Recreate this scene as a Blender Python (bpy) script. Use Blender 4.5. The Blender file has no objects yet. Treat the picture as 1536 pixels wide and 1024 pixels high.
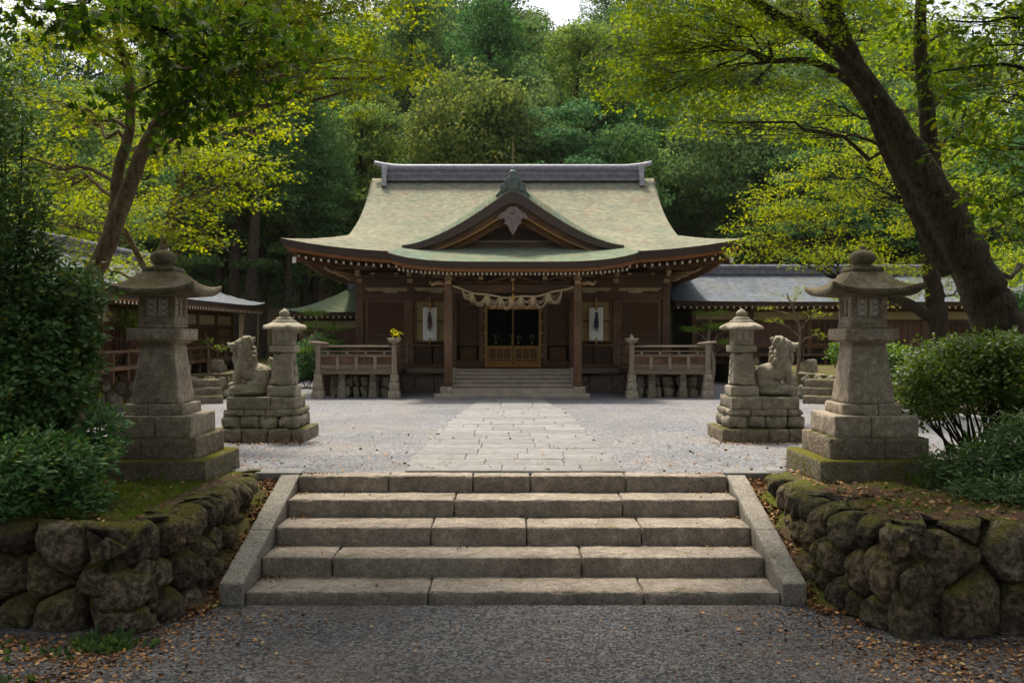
import bpy, math, random
import numpy as np
from mathutils import Vector, Matrix
R = math.radians
sc = bpy.context.scene
COL = sc.collection
# ------------------------------------------------------------------ camera
EYE = 1.79; FPX = 1400.0; CX, CY = 769.5, 500.0
cam = bpy.data.cameras.new("camera"); cam_o = bpy.data.objects.new("camera", cam); COL.objects.link(cam_o)
cam_o.location = (0, 0, EYE); cam_o.rotation_euler = (R(90), 0, 0)
cam.sensor_width = 36; cam.lens = 36 * FPX / 1536
cam.shift_x = -1.5 / 1536; cam.shift_y = -12 / 1536
cam.clip_start = 0.1; cam.clip_end = 600
sc.camera = cam_o
# ------------------------------------------------------------------ sky and sun
SUN_EL, SUN_AZ = 66, -22      # azimuth clockwise from +Y: high, beyond the hall and a little to the left
w = bpy.data.worlds.new("World"); sc.world = w; w.use_nodes = True
nt = w.node_tree; nt.nodes.clear()
sky = nt.nodes.new('ShaderNodeTexSky'); sky.sky_type = 'NISHITA'; sky.sun_disc = False
sky.sun_elevation = R(SUN_EL); sky.sun_rotation = R(SUN_AZ); sky.air_density = 1.0; sky.dust_density = 4.0; sky.ozone_density = 1.0
bg = nt.nodes.new('ShaderNodeBackground'); bg.inputs[1].default_value = 0.14
wo = nt.nodes.new('ShaderNodeOutputWorld')
hsv = nt.nodes.new('ShaderNodeHueSaturation'); hsv.inputs['Saturation'].default_value = .35; hsv.inputs['Value'].default_value = 1.15   # thin white overcast over the blue
nt.links.new(sky.outputs[0], hsv.inputs['Color']); nt.links.new(hsv.outputs[0], bg.inputs[0]); nt.links.new(bg.outputs[0], wo.inputs[0])
sun = bpy.data.lights.new("sun", 'SUN'); sun.energy = 3.8; sun.angle = R(9); sun.color = (1.0, .91, .76)
so = bpy.data.objects.new("sun", sun); COL.objects.link(so)
_d = Vector((math.sin(R(SUN_AZ)) * math.cos(R(SUN_EL)), math.cos(R(SUN_AZ)) * math.cos(R(SUN_EL)), math.sin(R(SUN_EL))))
so.rotation_euler = _d.to_track_quat('Z', 'Y').to_euler(); so.location = _d * 60
sc.view_settings.view_transform = 'Standard'; sc.view_settings.look = 'None'
sc.view_settings.exposure = 0.62; sc.view_settings.gamma = 1.0
sc.cycles.max_bounces = 8; sc.cycles.diffuse_bounces = 4; sc.cycles.glossy_bounces = 2
sc.cycles.transmission_bounces = 6; sc.cycles.transparent_max_bounces = 4
sc.cycles.caustics_reflective = False; sc.cycles.caustics_refractive = False

def PX(px, py, D):
    "point at depth D (metres in front of the camera plane) seen at that place of the photo"
    return Vector(((px - CX) / FPX * D, D, EYE + (CY - py) / FPX * D))

# ------------------------------------------------------------------ objects
def tag(o, label=None, cat=None, group=None, kind=None):
    if label: o['label'] = label
    if cat: o['category'] = cat
    if group: o['group'] = group
    if kind: o['kind'] = kind
    return o
def empty(name, loc=(0, 0, 0), rz=0, label=None, cat=None, group=None):
    o = bpy.data.objects.new(name, None); o.empty_display_size = .2; COL.objects.link(o)
    o.location = loc; o.rotation_euler = (0, 0, rz)
    return tag(o, label, cat, group)
def link(name, me, parent=None, mat=None):
    o = bpy.data.objects.new(name, me); COL.objects.link(o)
    if mat is not None:
        for m in (mat if isinstance(mat, (list, tuple)) else [mat]): me.materials.append(m)
    if parent is not None: o.parent = parent
    return o
def kids(o): return [c for c in COL.objects if c.parent == o]
def copy_tree(o, parent=None):
    c = o.copy(); COL.objects.link(c); c.parent = parent
    for ch in kids(o): copy_tree(ch, c)
    return c

# ------------------------------------------------------------------ noise
def _hash(ix, iy, iz, seed):
    h = (ix * 374761393 + iy * 668265263 + iz * 2147483647 + seed * 974634777) & 0xffffffff
    h = ((h ^ (h >> 13)) * 1274126177) & 0xffffffff
    return ((h ^ (h >> 16)) & 0xffff) / 32767.5 - 1.0
def vnoise(P, scale=1.0, seed=0, octaves=2):
    P = np.asarray(P, dtype=np.float64) * scale; out = np.zeros(len(P)); amp = 1.0
    for k in range(octaves):
        I = np.floor(P).astype(np.int64); f = P - I; f = f * f * (3 - 2 * f); acc = 0
        for dx in (0, 1):
            wx = f[:, 0] if dx else 1 - f[:, 0]
            for dy in (0, 1):
                wy = f[:, 1] if dy else 1 - f[:, 1]
                for dz in (0, 1):
                    wz = f[:, 2] if dz else 1 - f[:, 2]
                    acc = acc + wx * wy * wz * _hash(I[:, 0] + dx, I[:, 1] + dy, I[:, 2] + dz, seed + k * 17)
        out += acc * amp; amp *= .5; P = P * 2.03
    return out

# ------------------------------------------------------------------ numpy meshes
def np_mesh(name, V, F, smooth=False, uv=None):
    me = bpy.data.meshes.new(name); V = np.asarray(V, dtype=np.float32); F = np.asarray(F, dtype=np.int32)
    n, k = F.shape
    me.vertices.add(len(V)); me.vertices.foreach_set('co', V.ravel())
    me.loops.add(n * k); me.loops.foreach_set('vertex_index', F.ravel())
    me.polygons.add(n); me.polygons.foreach_set('loop_start', np.arange(0, n * k, k, dtype=np.int32))
    me.polygons.foreach_set('loop_total', np.full(n, k, dtype=np.int32))
    if smooth: me.polygons.foreach_set('use_smooth', np.ones(n, dtype=bool))
    if uv is not None:
        l = me.uv_layers.new(name='UVMap'); l.data.foreach_set('uv', np.asarray(uv, dtype=np.float32)[F.ravel()].ravel())
    me.update(calc_edges=True); return me
class MB:
    "collects simple shapes, links them as ONE mesh"
    def __init__(s): s.v = []; s.f = []; s.uv = {}
    def add(s, V, F):
        b = len(s.v); s.v += [tuple(p) for p in V]; s.f += [tuple(i + b for i in f) for f in F]; return s
    def box(s, c, d, rz=0, M=None):
        hx, hy, hz = d[0] / 2, d[1] / 2, d[2] / 2
        V = [Vector((x * hx, y * hy, z * hz)) for x in (-1, 1) for y in (-1, 1) for z in (-1, 1)]
        m = M or Matrix.Rotation(rz, 4, 'Z')
        V = [m @ p + Vector(c) for p in V]
        return s.add(V, [(0, 1, 3, 2), (4, 6, 7, 5), (0, 4, 5, 1), (2, 3, 7, 6), (0, 2, 6, 4), (1, 5, 7, 3)])
    def span(s, a, b):
        return s.box([(a[i] + b[i]) / 2 for i in range(3)], [abs(b[i] - a[i]) for i in range(3)])
    def frus(s, c, w0, w1, h, d0=None, d1=None):
        d0 = d0 or w0; d1 = d1 or w1; V = []
        for (w, d, z) in ((w0, d0, 0), (w1, d1, h)):
            V += [(c[0] + x * w / 2, c[1] + y * d / 2, c[2] + z) for x, y in ((-1, -1), (1, -1), (1, 1), (-1, 1))]
        return s.add(V, [(3, 2, 1, 0), (4, 5, 6, 7), (0, 1, 5, 4), (1, 2, 6, 5), (2, 3, 7, 6), (3, 0, 4, 7)])
    def lathe(s, c, prof, n=20):
        V = []; F = []
        for r, z in prof: V += [(c[0] + r * math.cos(2 * math.pi * i / n), c[1] + r * math.sin(2 * math.pi * i / n), c[2] + z) for i in range(n)]
        for k in range(len(prof) - 1):
            for i in range(n):
                j = (i + 1) % n; F.append((k * n + i, k * n + j, (k + 1) * n + j, (k + 1) * n + i))
        F.append(tuple(range(n))[::-1]); F.append(tuple((len(prof) - 1) * n + i for i in range(n)))
        return s.add(V, F)
    def tube(s, pts, rad, n=8):
        pts = [Vector(p) for p in pts]
        if not isinstance(rad, (list, tuple)): rad = [rad] * len(pts)
        V = []; F = []; up = Vector((0.31, 0.17, 1)).normalized()
        for k, p in enumerate(pts):
            t = (pts[min(k + 1, len(pts) - 1)] - pts[max(k - 1, 0)]).normalized()
            a = t.cross(up)
            if a.length < .1: a = t.cross(Vector((1, 0, 0)))
            a.normalize(); b = t.cross(a).normalized()
            V += [p + (a * math.cos(2 * math.pi * i / n) + b * math.sin(2 * math.pi * i / n)) * rad[k] for i in range(n)]
        for k in range(len(pts) - 1):
            for i in range(n):
                j = (i + 1) % n; F.append((k * n + i, k * n + j, (k + 1) * n + j, (k + 1) * n + i))
        F.append(tuple(range(n))[::-1]); F.append(tuple((len(pts) - 1) * n + i for i in range(n)))
        return s.add(V, F)
    def prism(s, poly, y0, y1):
        "poly: (x,z) outline, extruded along y"
        n = len(poly); V = [(x, y0, z) for x, z in poly] + [(x, y1, z) for x, z in poly]
        return s.add(V, [tuple(range(n)), tuple(range(2 * n - 1, n - 1, -1))] + [(i, i + n, (i + 1) % n + n, (i + 1) % n) for i in range(n)])
    def ell(s, c, r, nu=16, nv=10, M=None):
        V = []; F = []
        for j in range(nv + 1):
            t = math.pi * j / nv
            for i in range(nu):
                a = 2 * math.pi * i / nu
                p = Vector((r[0] * math.sin(t) * math.cos(a), r[1] * math.sin(t) * math.sin(a), r[2] * math.cos(t)))
                if M: p = M @ p
                V.append(p + Vector(c))
        for j in range(nv):
            for i in range(nu):
                k = (i + 1) % nu; F.append((j * nu + i, (j + 1) * nu + i, (j + 1) * nu + k, j * nu + k))
        return s.add(V, F)
    def obj(s, name, mat, parent=None, smooth=False, bevel=0, angle=None):
        me = bpy.data.meshes.new(name); me.from_pydata(s.v, [], s.f)
        if smooth: me.polygons.foreach_set('use_smooth', [True] * len(me.polygons))
        me.update(); o = link(name, me, parent, mat)
        if bevel:
            m = o.modifiers.new('bevel', 'BEVEL'); m.width = bevel; m.segments = 2; m.limit_method = 'ANGLE'; m.angle_limit = R(40)
        return o
def rounded_box(lo, hi, r=.015, seg=.06, amp=.004, nscale=6, seed=0, taper=None, far=False):
    "worn stone block: rounded edges and an uneven surface; returns V, F (quads)"
    lo = np.array(lo, float); hi = np.array(hi, float); d = hi - lo; r = min(r, d.min() * .45)
    ax = []
    for k in range(3):
        n = max(1, int((d[k] - 2 * r) / seg)); n = min(n, 60)
        a = np.concatenate([[0, .35 * r], np.linspace(r, d[k] - r, n + 1), [d[k] - .35 * r, d[k]]]); ax.append(np.unique(np.round(a, 6)))
    Vs = []; Fs = []; base = 0
    for k in range(3):
        i, j = [q for q in range(3) if q != k]
        A, B = np.meshgrid(ax[i], ax[j], indexing='ij')
        for side in (0, 1):
            P = np.zeros(A.shape + (3,)); P[..., i] = A; P[..., j] = B; P[..., k] = d[k] if side else 0
            Vs.append(P.reshape(-1, 3)); na, nb = A.shape
            q = np.arange(na * nb).reshape(na, nb) + base
            f = np.stack([q[:-1, :-1], q[1:, :-1], q[1:, 1:], q[:-1, 1:]], -1).reshape(-1, 4)
            if (side == 0) ^ (k == 1): f = f[:, ::-1]
            Fs.append(f); base += na * nb
    V = np.concatenate(Vs); F = np.concatenate(Fs)
    key, inv = np.unique(np.round(V, 5), axis=0, return_inverse=True); V = key; F = inv.reshape(-1)[F]
    C = np.clip(V, r, d - r); D = V - C; L = np.linalg.norm(D, axis=1, keepdims=True); N = D / np.maximum(L, 1e-9)
    V = C + N * r
    W = V + lo
    chip = vnoise(W, nscale * 1.7, seed + 5, 2)
    edge = (np.abs(D) > 1e-6).sum(1) >= 2
    V = V + N * (vnoise(W, nscale, seed, 3) * amp)[:, None] - N * (np.where(edge, np.maximum(chip - .1, 0), 0) * amp * 3)[:, None]
    if taper is not None:
        t = (V[:, 2] / d[2])[:, None]; c = d[:2] / 2; V[:, :2] = c + (V[:, :2] - c) * (1 - t * (1 - np.array(taper)))
    return V + lo, F
class NB:
    "collects numpy quads"
    def __init__(s): s.V = []; s.F = []; s.n = 0
    def add(s, VF):
        V, F = VF; s.V.append(V); s.F.append(np.asarray(F) + s.n); s.n += len(V); return s
    def obj(s, name, mat, parent=None, smooth=True):
        return link(name, np_mesh(name, np.concatenate(s.V), np.concatenate(s.F), smooth), parent, mat)
def block(name, lo, hi, mat, parent=None, **k):
    return NB().add(rounded_box(lo, hi, **k)).obj(name, mat, parent)
def ico(sub):
    import bmesh
    b = bmesh.new(); bmesh.ops.create_icosphere(b, subdivisions=sub, radius=1)
    V = np.array([v.co[:] for v in b.verts]); F = np.array([[v.index for v in f.verts] for f in b.faces]); b.free(); return V, F
ICO = {}
def boulder(c, r, seed, sub=4, rot=0, sq=.62, facets=9, amp=.07):
    "field stone: squarish body cut by soft facets and roughened; returns V, F (tris)"
    if sub not in ICO: ICO[sub] = ico(sub)
    V, F = ICO[sub]; rg = np.random.RandomState(seed)
    P = np.sign(V) * np.abs(V) ** sq; P = P / np.abs(P).max(axis=1, keepdims=True) * .5 + P * .5
    for _ in range(facets):
        n = rg.normal(size=3); n /= np.linalg.norm(n); c0 = rg.uniform(.68, .95)
        dd = P @ n; P = P - np.maximum(dd - c0, 0)[:, None] * n * .88
    rr = np.array(r); Wd = P * rr
    P = P * (1 + vnoise(V, 1.3, seed, 2) * .10)[:, None]
    W2 = P * rr
    k_ = min(1, min(r) / .15); P2 = W2 + V * (-np.abs(vnoise(W2, 4.5, seed + 3, 3)) * .035 * k_ + vnoise(W2, 13, seed + 5, 2) * .010 * k_ + vnoise(W2, 34, seed + 9, 2) * .004)[:, None]
    ca, sa = math.cos(rot), math.sin(rot); X = P2[:, 0] * ca - P2[:, 1] * sa; Y = P2[:, 0] * sa + P2[:, 1] * ca
    return np.stack([X, Y, P2[:, 2]], 1) + np.array(c), F

# ------------------------------------------------------------------ materials
def mat_new(name):
    m = bpy.data.materials.new(name); m.use_nodes = True; m.node_tree.nodes.clear(); return m, m.node_tree
class G:
    "small node-graph helper"
    def __init__(s, name): s.m, s.t = mat_new(name); s.geo = None
    def n(s, typ, **kw):
        n = s.t.nodes.new(typ)
        for k, v in kw.items(): setattr(n, k, v)
        return n
    def l(s, a, b): s.t.links.new(a, b)
    def obj(s, sc_=(1, 1, 1), uv=False, glob=False):
        if glob: g = s.n('ShaderNodeNewGeometry'); out = g.outputs['Position']
        else:
            g = s.n('ShaderNodeTexCoord'); out = g.outputs['UV' if uv else 'Object']
        mp = s.n('ShaderNodeMapping'); mp.inputs['Scale'].default_value = sc_; s.l(out, mp.inputs[0]); return mp.outputs[0]
    def noise(s, vec, scale, detail=4, rough=.55, dist=0):
        n = s.n('ShaderNodeTexNoise'); n.inputs['Scale'].default_value = scale; n.inputs['Detail'].default_value = detail
        n.inputs['Roughness'].default_value = rough; n.inputs['Distortion'].default_value = dist; s.l(vec, n.inputs['Vector']); return n.outputs[0]
    def vor(s, vec, scale, feature='F1', out=0, rnd=1):
        n = s.n('ShaderNodeTexVoronoi', feature=feature); n.inputs['Scale'].default_value = scale; n.inputs['Randomness'].default_value = rnd; s.l(vec, n.inputs['Vector']); return n.outputs[out]
    def ramp(s, fac, stops):
        n = s.n('ShaderNodeValToRGB'); e = n.color_ramp.elements
        while len(e) < len(stops): e.new(.5)
        for i, (p, c) in enumerate(stops):
            e[i].position = p; e[i].color = (*(c if not isinstance(c, (int, float)) else (c, c, c)), 1)
        s.l(fac, n.inputs[0]); return n.outputs[0]
    def mix(s, fac, a, b, mode='MIX'):
        n = s.n('ShaderNodeMix', data_type='RGBA', blend_type=mode)
        for i, v in ((0, fac), (6, a), (7, b)):
            if isinstance(v, (int, float)): n.inputs[i].default_value = v
            elif isinstance(v, tuple): n.inputs[i].default_value = (*v, 1)
            else: s.l(v, n.inputs[i])
        return n.outputs[2]
    def math(s, op, a, b=0, c=None):
        n = s.n('ShaderNodeMath', operation=op)
        for i, v in enumerate((a, b) if c is None else (a, b, c)):
            if isinstance(v, (int, float)): n.inputs[i].default_value = v
            else: s.l(v, n.inputs[i])
        return n.outputs[0]
    def bump(s, h, strength=.5, dist=.02, normal=None):
        n = s.n('ShaderNodeBump'); n.inputs['Strength'].default_value = strength; n.inputs['Distance'].default_value = dist; s.l(h, n.inputs['Height'])
        if normal is not None: s.l(normal, n.inputs['Normal'])
        return n.outputs[0]
    def up(s, lo=.3, hi=.8):
        g = s.n('ShaderNodeNewGeometry'); x = s.n('ShaderNodeSeparateXYZ'); s.l(g.outputs['Normal'], x.inputs[0])
        return s.ramp(x.outputs[2], [(lo, 0), (hi, 1)])
    def rnd(s): return s.n('ShaderNodeNewGeometry').outputs['Random Per Island']
    def out(s, col, rough=.8, normal=None, spec=.3, metal=0):
        b = s.n('ShaderNodeBsdfPrincipled'); o = s.n('ShaderNodeOutputMaterial')
        for k, v in (('Base Color', col), ('Roughness', rough), ('Specular IOR Level', spec), ('Metallic', metal)):
            if isinstance(v, tuple): b.inputs[k].default_value = (*v, 1)
            elif isinstance(v, (int, float)): b.inputs[k].default_value = v
            else: s.l(v, b.inputs[k])
        if normal is not None: s.l(normal, b.inputs['Normal'])
        s.l(b.outputs[0], o.inputs[0]); return s.m
def stone(name, a, b, moss=0.0, per_obj=0.0, mosscol=(.10, .105, .012), speck=.35, lo=.55, scale=1.0, glob=True, patch=.5):
    g = G(name); v = g.obj(glob=glob)
    n1 = g.noise(v, 2.2 * scale, 6, .62); n2 = g.noise(v, 140 * scale, 2, .6); n3 = g.noise(v, 11 * scale, 5, .6)
    col = g.mix(g.ramp(n1, [(.3, 0), (.68, 1)]), a, b)
    col = g.mix(g.math('MULTIPLY', g.ramp(n3, [(.42, 1), (.62, 0)]), patch), col, tuple(x * .45 for x in a))
    n4 = g.noise(v, 34 * scale, 4, .65)
    col = g.mix(speck, col, g.ramp(n2, [(.38, .02), (.5, .35), (.62, .95)]), 'OVERLAY'); col = g.mix(.4, col, g.ramp(n4, [(.32, .15), (.5, .5), (.68, .85)]), 'OVERLAY')
    if per_obj:
        oi = g.n('ShaderNodeObjectInfo'); col = g.mix(per_obj, col, g.ramp(oi.outputs['Random'], [(0, (.22, .21, .20)), (.35, (.48, .46, .42)), (.7, (.62, .54, .44)), (1, (.80, .78, .72))]), 'OVERLAY')
    h = g.math('ADD', g.math('MULTIPLY', n4, .9), g.math('ADD', n3, g.math('MULTIPLY', n1, .6)))
    if moss > 0:
        nm = g.noise(v, 3.1 * scale, 6, .68); nf = g.noise(v, 60, 3, .6)
        m = g.math('MULTIPLY', g.up(lo - .5, lo + .3), g.ramp(nm, [(.62 - moss * .45, 0), (.72 - moss * .35, 1)]))
        m2 = g.math('MULTIPLY', g.ramp(nm, [(.70 - moss * .2, 0), (.78 - moss * .15, 1)]), .8)
        m = g.math('MAXIMUM', m, m2)
        mc = g.mix(g.ramp(nf, [(.35, 0), (.65, 1)]), tuple(x * .3 for x in mosscol), tuple(x * 1.7 for x in mosscol))
        col = g.mix(m, col, mc); h = g.math('ADD', h, g.math('MULTIPLY', g.math('MULTIPLY', nf, m), 1.3))
    return g.out(col, .9, g.bump(h, 1.0, .04 if moss > .4 else .012), .2)
def wood(name, a, b, along='z', scale=1.0, rough=.6, wear=None):
    g = G(name); s_ = {'x': (1.2, 22, 22), 'y': (22, 1.2, 22), 'z': (22, 22, 1.2)}[along]
    v = g.obj(tuple(x * scale for x in s_)); v2 = g.obj(glob=True)
    n = g.noise(v, 1.0, 6, .65); n2 = g.noise(v2, 1.6, 4, .6)
    col = g.mix(g.ramp(n, [(.3, 0), (.7, 1)]), a, b)
    if wear: col = g.mix(g.math('MULTIPLY', g.ramp(n2, [(.45, 0), (.7, 1)]), .7), col, wear)
    return g.out(col, rough, g.bump(n, .4, .01), .3)
def leafmat(name, dark, mid, light, trans=.45, rough=.45, spec=.4, warm=(.22, .20, .02), warmamt=.15, tval=1.9):
    g = G(name); r = g.rnd(); oi = g.n('ShaderNodeObjectInfo')
    v = g.obj(glob=True); nn = g.noise(v, .55, 3, .6)
    f = g.math('ADD', g.math('MULTIPLY', r, .42), g.math('MULTIPLY', nn, .72))
    col = g.ramp(f, [(.18, dark), (.5, mid), (.86, light)])
    rr = g.math('FRACT', g.math('MULTIPLY', r, 37.7), 0)
    col = g.mix(g.ramp(rr, [(1 - warmamt - .01, 0), (1 - warmamt + .01, 1)]), col, warm)
    col = g.mix(1.0, col, oi.outputs['Color'], 'MULTIPLY')
    b = g.n('ShaderNodeBsdfPrincipled'); g.l(col, b.inputs['Base Color']); b.inputs['Roughness'].default_value = rough; b.inputs['Specular IOR Level'].default_value = spec
    t = g.n('ShaderNodeBsdfTranslucent'); hs = g.n('ShaderNodeHueSaturation'); hs.inputs['Hue'].default_value = .485; hs.inputs['Saturation'].default_value = 1.1; hs.inputs['Value'].default_value = tval
    g.l(col, hs.inputs['Color']); g.l(hs.outputs[0], t.inputs[0])
    mx = g.n('ShaderNodeMixShader'); mx.inputs[0].default_value = trans; g.l(b.outputs[0], mx.inputs[1]); g.l(t.outputs[0], mx.inputs[2])
    o = g.n('ShaderNodeOutputMaterial'); g.l(mx.outputs[0], o.inputs[0]); return g.m
def bark(name, a, b, moss=0):
    g = G(name); v = g.obj((1, 1, .16), glob=True); n = g.math('ADD', g.math('MULTIPLY', g.noise(v, 30, 6, .75, .8), .65), g.math('MULTIPLY', g.noise(g.obj(glob=True), 9, 5, .7), .35)); n2 = g.noise(g.obj(glob=True), 1.4, 3)
    col = g.mix(g.ramp(n, [(.40, 0), (.58, 1)]), a, b)
    col = g.mix(g.ramp(n2, [(.5, 0), (.75, moss)]), col, (.07, .08, .02))
    return g.out(col, .9, g.bump(n, 1.0, .05), .1)

M = {}
M['granite'] = stone('granite', (.33, .265, .20), (.50, .42, .325), .08, lo=.85)
M['step'] = stone('step_stone', (.215, .175, .14), (.40, .34, .28), .05, speck=.38, lo=.9, patch=.38)
M['cheek'] = stone('cheek_stone', (.25, .222, .185), (.35, .315, .265), .03, speck=.6, lo=.9, patch=.25)
M['mossy'] = stone('mossy_granite', (.24, .19, .14), (.39, .32, .235), .42, lo=.76)
M['boulder'] = stone('boulder_stone', (.085, .068, .05), (.33, .275, .205), .50, mosscol=(.14, .13, .014), per_obj=.8, patch=.85, lo=.68, speck=.35, scale=1.5)
M['pale_wall'] = stone('pale_field_stone', (.20, .18, .14), (.38, .34, .27), .35, per_obj=.6, lo=.7, glob=True)
M['moss_base'] = stone('moss_covered_base', (.19, .16, .115), (.33, .28, .20), .85, mosscol=(.17, .16, .012), lo=.6)
M['small_ped'] = stone('pedestal_stone', (.235, .20, .15), (.38, .33, .255), .40, lo=.85)
M['carved'] = stone('carved_stone', (.26, .225, .17), (.44, .39, .305), .18, lo=.85, speck=.25, patch=.25)
M['roof_stone'] = stone('lantern_roof_stone', (.14, .11, .075), (.27, .225, .16), .32, mosscol=(.13, .105, .035), lo=.7)
M['paver'] = None
M['post'] = wood('dark_post_wood', (.06, .028, .014), (.17, .088, .045), 'z', wear=(.22, .13, .08))
M['postx'] = wood('dark_beam_wood', (.045, .021, .011), (.13, .065, .032), 'x', wear=(.16, .08, .038))
M['posty'] = wood('dark_rafter_wood', (.08, .035, .014), (.21, .095, .038), 'y')
M['panel'] = wood('panel_wood', (.032, .015, .009), (.075, .036, .022), 'z')
M['soffit'] = wood('warm_soffit_wood', (.14, .055, .018), (.38, .16, .05), 'y')
M['grey'] = wood('weathered_grey_wood', (.095, .066, .045), (.25, .185, .13), 'x', wear=(.14, .09, .055))
M['greyz'] = wood('weathered_grey_post', (.15, .11, .08), (.38, .30, .225), 'z')
M['gold'] = wood('golden_wood', (.24, .11, .025), (.46, .25, .07), 'z', rough=.4)
M['tan'] = wood('bracket_wood', (.30, .18, .09), (.55, .38, .22), 'z')
def flatmat(name, col, rough=.8, nscale=8, var=.25, spec=.3, bumpd=.004):
    g = G(name); n = g.noise(g.obj(glob=True), nscale, 5, .6)
    c = g.mix(g.ramp(n, [(.3, 0), (.7, 1)]), tuple(x * (1 - var) for x in col), tuple(x * (1 + var) for x in col))
    return g.out(c, rough, g.bump(n, .4, bumpd), spec)
M['white'] = flatmat('white_paint', (.78, .76, .72), .7, var=.06)
M['cream'] = flatmat('cream_plaster', (.44, .35, .22), .9, 3, .2)
M['tip'] = flatmat('rafter_tip_paint', (.78, .70, .56), .8, var=.1)
M['paper'] = flatmat('paper_panel', (.32, .235, .10), .9, 2, .2)
M['windowpaper'] = flatmat('lantern_paper', (.85, .83, .76), .9, 20, .12)
M['dark'] = flatmat('dark_void', (.012, .009, .008), .9)  # near-black, puts shade into boulder gaps and behind the lattice
M['verdigris'] = flatmat('verdigris_copper', (.075, .10, .085), .55, 14, .6, .5)
M['ridge'] = flatmat('ridge_copper', (.15, .142, .165), .5, 5, .35, .5)
M['ridge_light'] = flatmat('ridge_cap_copper', (.30, .29, .32), .5, 5, .3, .5)
M['brass'] = flatmat('old_brass', (.45, .27, .06), .4, 12, .4, .6)
M['rope'] = flatmat('straw_rope', (.52, .39, .24), .9, 30, .35)
M['navy'] = flatmat('dark_cord', (.03, .045, .06), .8, 30, .5)
M['flower'] = flatmat('pale_flower', (.55, .50, .36), .8, 30, .4)
M['vermil'] = flatmat('faded_red', (.30, .07, .035), .8, 12, .3)

def gravel(name, dark, mid, light, tan, scale=70, litter=.0):
    g = G(name); v = g.obj(glob=True)
    cell = g.vor(v, scale, 'F1', 1); d = g.vor(v, scale, 'F1', 0); x = g.n('ShaderNodeSeparateXYZ'); g.l(cell, x.inputs[0])
    col = g.ramp(x.outputs[0], [(0, dark), (.45, mid), (.8, light), (1, tan)])
    cell2 = g.vor(v, scale * .45, 'F1', 1); x2 = g.n('ShaderNodeSeparateXYZ'); g.l(cell2, x2.inputs[0])
    col = g.mix(.4, col, g.ramp(x2.outputs[1], [(0, .3), (1, .72)]), 'OVERLAY')
    nb = g.noise(v, .55, 5, .6); col = g.mix(g.math('MULTIPLY', g.ramp(nb, [(.45, 0), (.68, 1)]), .5), col, tan)
    col = g.mix(g.math('MULTIPLY', g.ramp(g.noise(v, .32, 4, .65, .5), [(.46, 0), (.62, 1)]), .35), col, tuple(x * .55 for x in mid))
    nb2 = g.noise(v, 3.5, 5, .6); col = g.mix(.25, col, g.ramp(nb2, [(.3, .25), (.7, .7)]), 'OVERLAY')
    h = g.math('SUBTRACT', g.math('MULTIPLY', x.outputs[1], .5), d)
    return g.out(col, .85, g.bump(h, .9, .018), .3)
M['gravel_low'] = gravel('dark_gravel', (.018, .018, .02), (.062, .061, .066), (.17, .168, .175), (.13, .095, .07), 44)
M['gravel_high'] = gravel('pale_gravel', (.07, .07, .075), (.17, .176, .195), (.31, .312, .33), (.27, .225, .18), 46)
def earthmat():
    g = G('mossy_earth'); v = g.obj(glob=True); n = g.noise(v, 1.3, 6, .65); f = g.noise(v, 45, 4, .7); n2 = g.noise(v, 5, 5, .6)
    e = g.mix(f, (.04, .026, .016), (.17, .115, .07)); ms = g.mix(f, (.035, .045, .006), (.15, .17, .02))
    return g.out(g.mix(g.ramp(g.math('ADD', g.math('MULTIPLY', n, .7), g.math('MULTIPLY', n2, .3)), [(.46, 0), (.56, 1)]), e, ms), .95, g.bump(g.math('ADD', f, n2), .9, .03), .1)
M['earth'] = earthmat()
g = G('hill_litter'); v = g.obj(glob=True)
M['hill'] = g.out(g.mix(g.noise(v, 1.5, 6, .7), (.018, .016, .008), (.11, .085, .04)), .95, g.bump(g.noise(v, 6, 5), .8, .2), .1)
g = G('paving_stone'); v = g.obj(glob=True); r = g.rnd(); n = g.noise(v, 5, 5, .6); n2 = g.noise(v, 120, 2)
c = g.mix(r, (.178, .173, .165), (.228, .223, .214)); c = g.mix(.45, c, g.ramp(n, [(.3, .25), (.7, .7)]), 'OVERLAY'); c = g.mix(.3, c, g.ramp(n2, [(.35, .1), (.65, .8)]), 'OVERLAY')
M['paver'] = g.out(c, .85, g.bump(g.math('ADD', n, n2), .5, .006), .3)

# ---- ground sheets -----------------------------------------------------------
def sheet(name, xs, ys, zf, mat, kind='structure'):
    X, Y = np.meshgrid(xs, ys, indexing='ij'); Z = zf(X, Y); V = np.stack([X, Y, Z], -1).reshape(-1, 3)
    q = np.arange(X.size).reshape(X.shape); F = np.stack([q[:-1, :-1], q[1:, :-1], q[1:, 1:], q[:-1, 1:]], -1).reshape(-1, 4)
    return tag(link(name, np_mesh(name, V, F, True), None, mat), kind=kind)
LOW = -.93
def lowz(X, Y):
    s = np.clip((np.abs(X) - 3.3) / 3, 0, 1) * np.clip((8.6 - Y) / 1.5, 0, 1)
    n = vnoise(np.stack([X, Y, X * 0], -1).reshape(-1, 3), .8, 3).reshape(X.shape) * .05
    return LOW + np.where(X < 0, .16, .10) * s + n * s + np.where(np.abs(X) > 3.4, (np.abs(X) - 3.4) * .02, 0)
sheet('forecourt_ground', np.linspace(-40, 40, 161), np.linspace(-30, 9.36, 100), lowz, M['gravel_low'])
sheet('courtyard_ground', np.linspace(-60, 60, 61), np.concatenate([[11.98], np.linspace(12.6, 44, 40)]), lambda X, Y: X * 0, M['gravel_high'])
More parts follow.
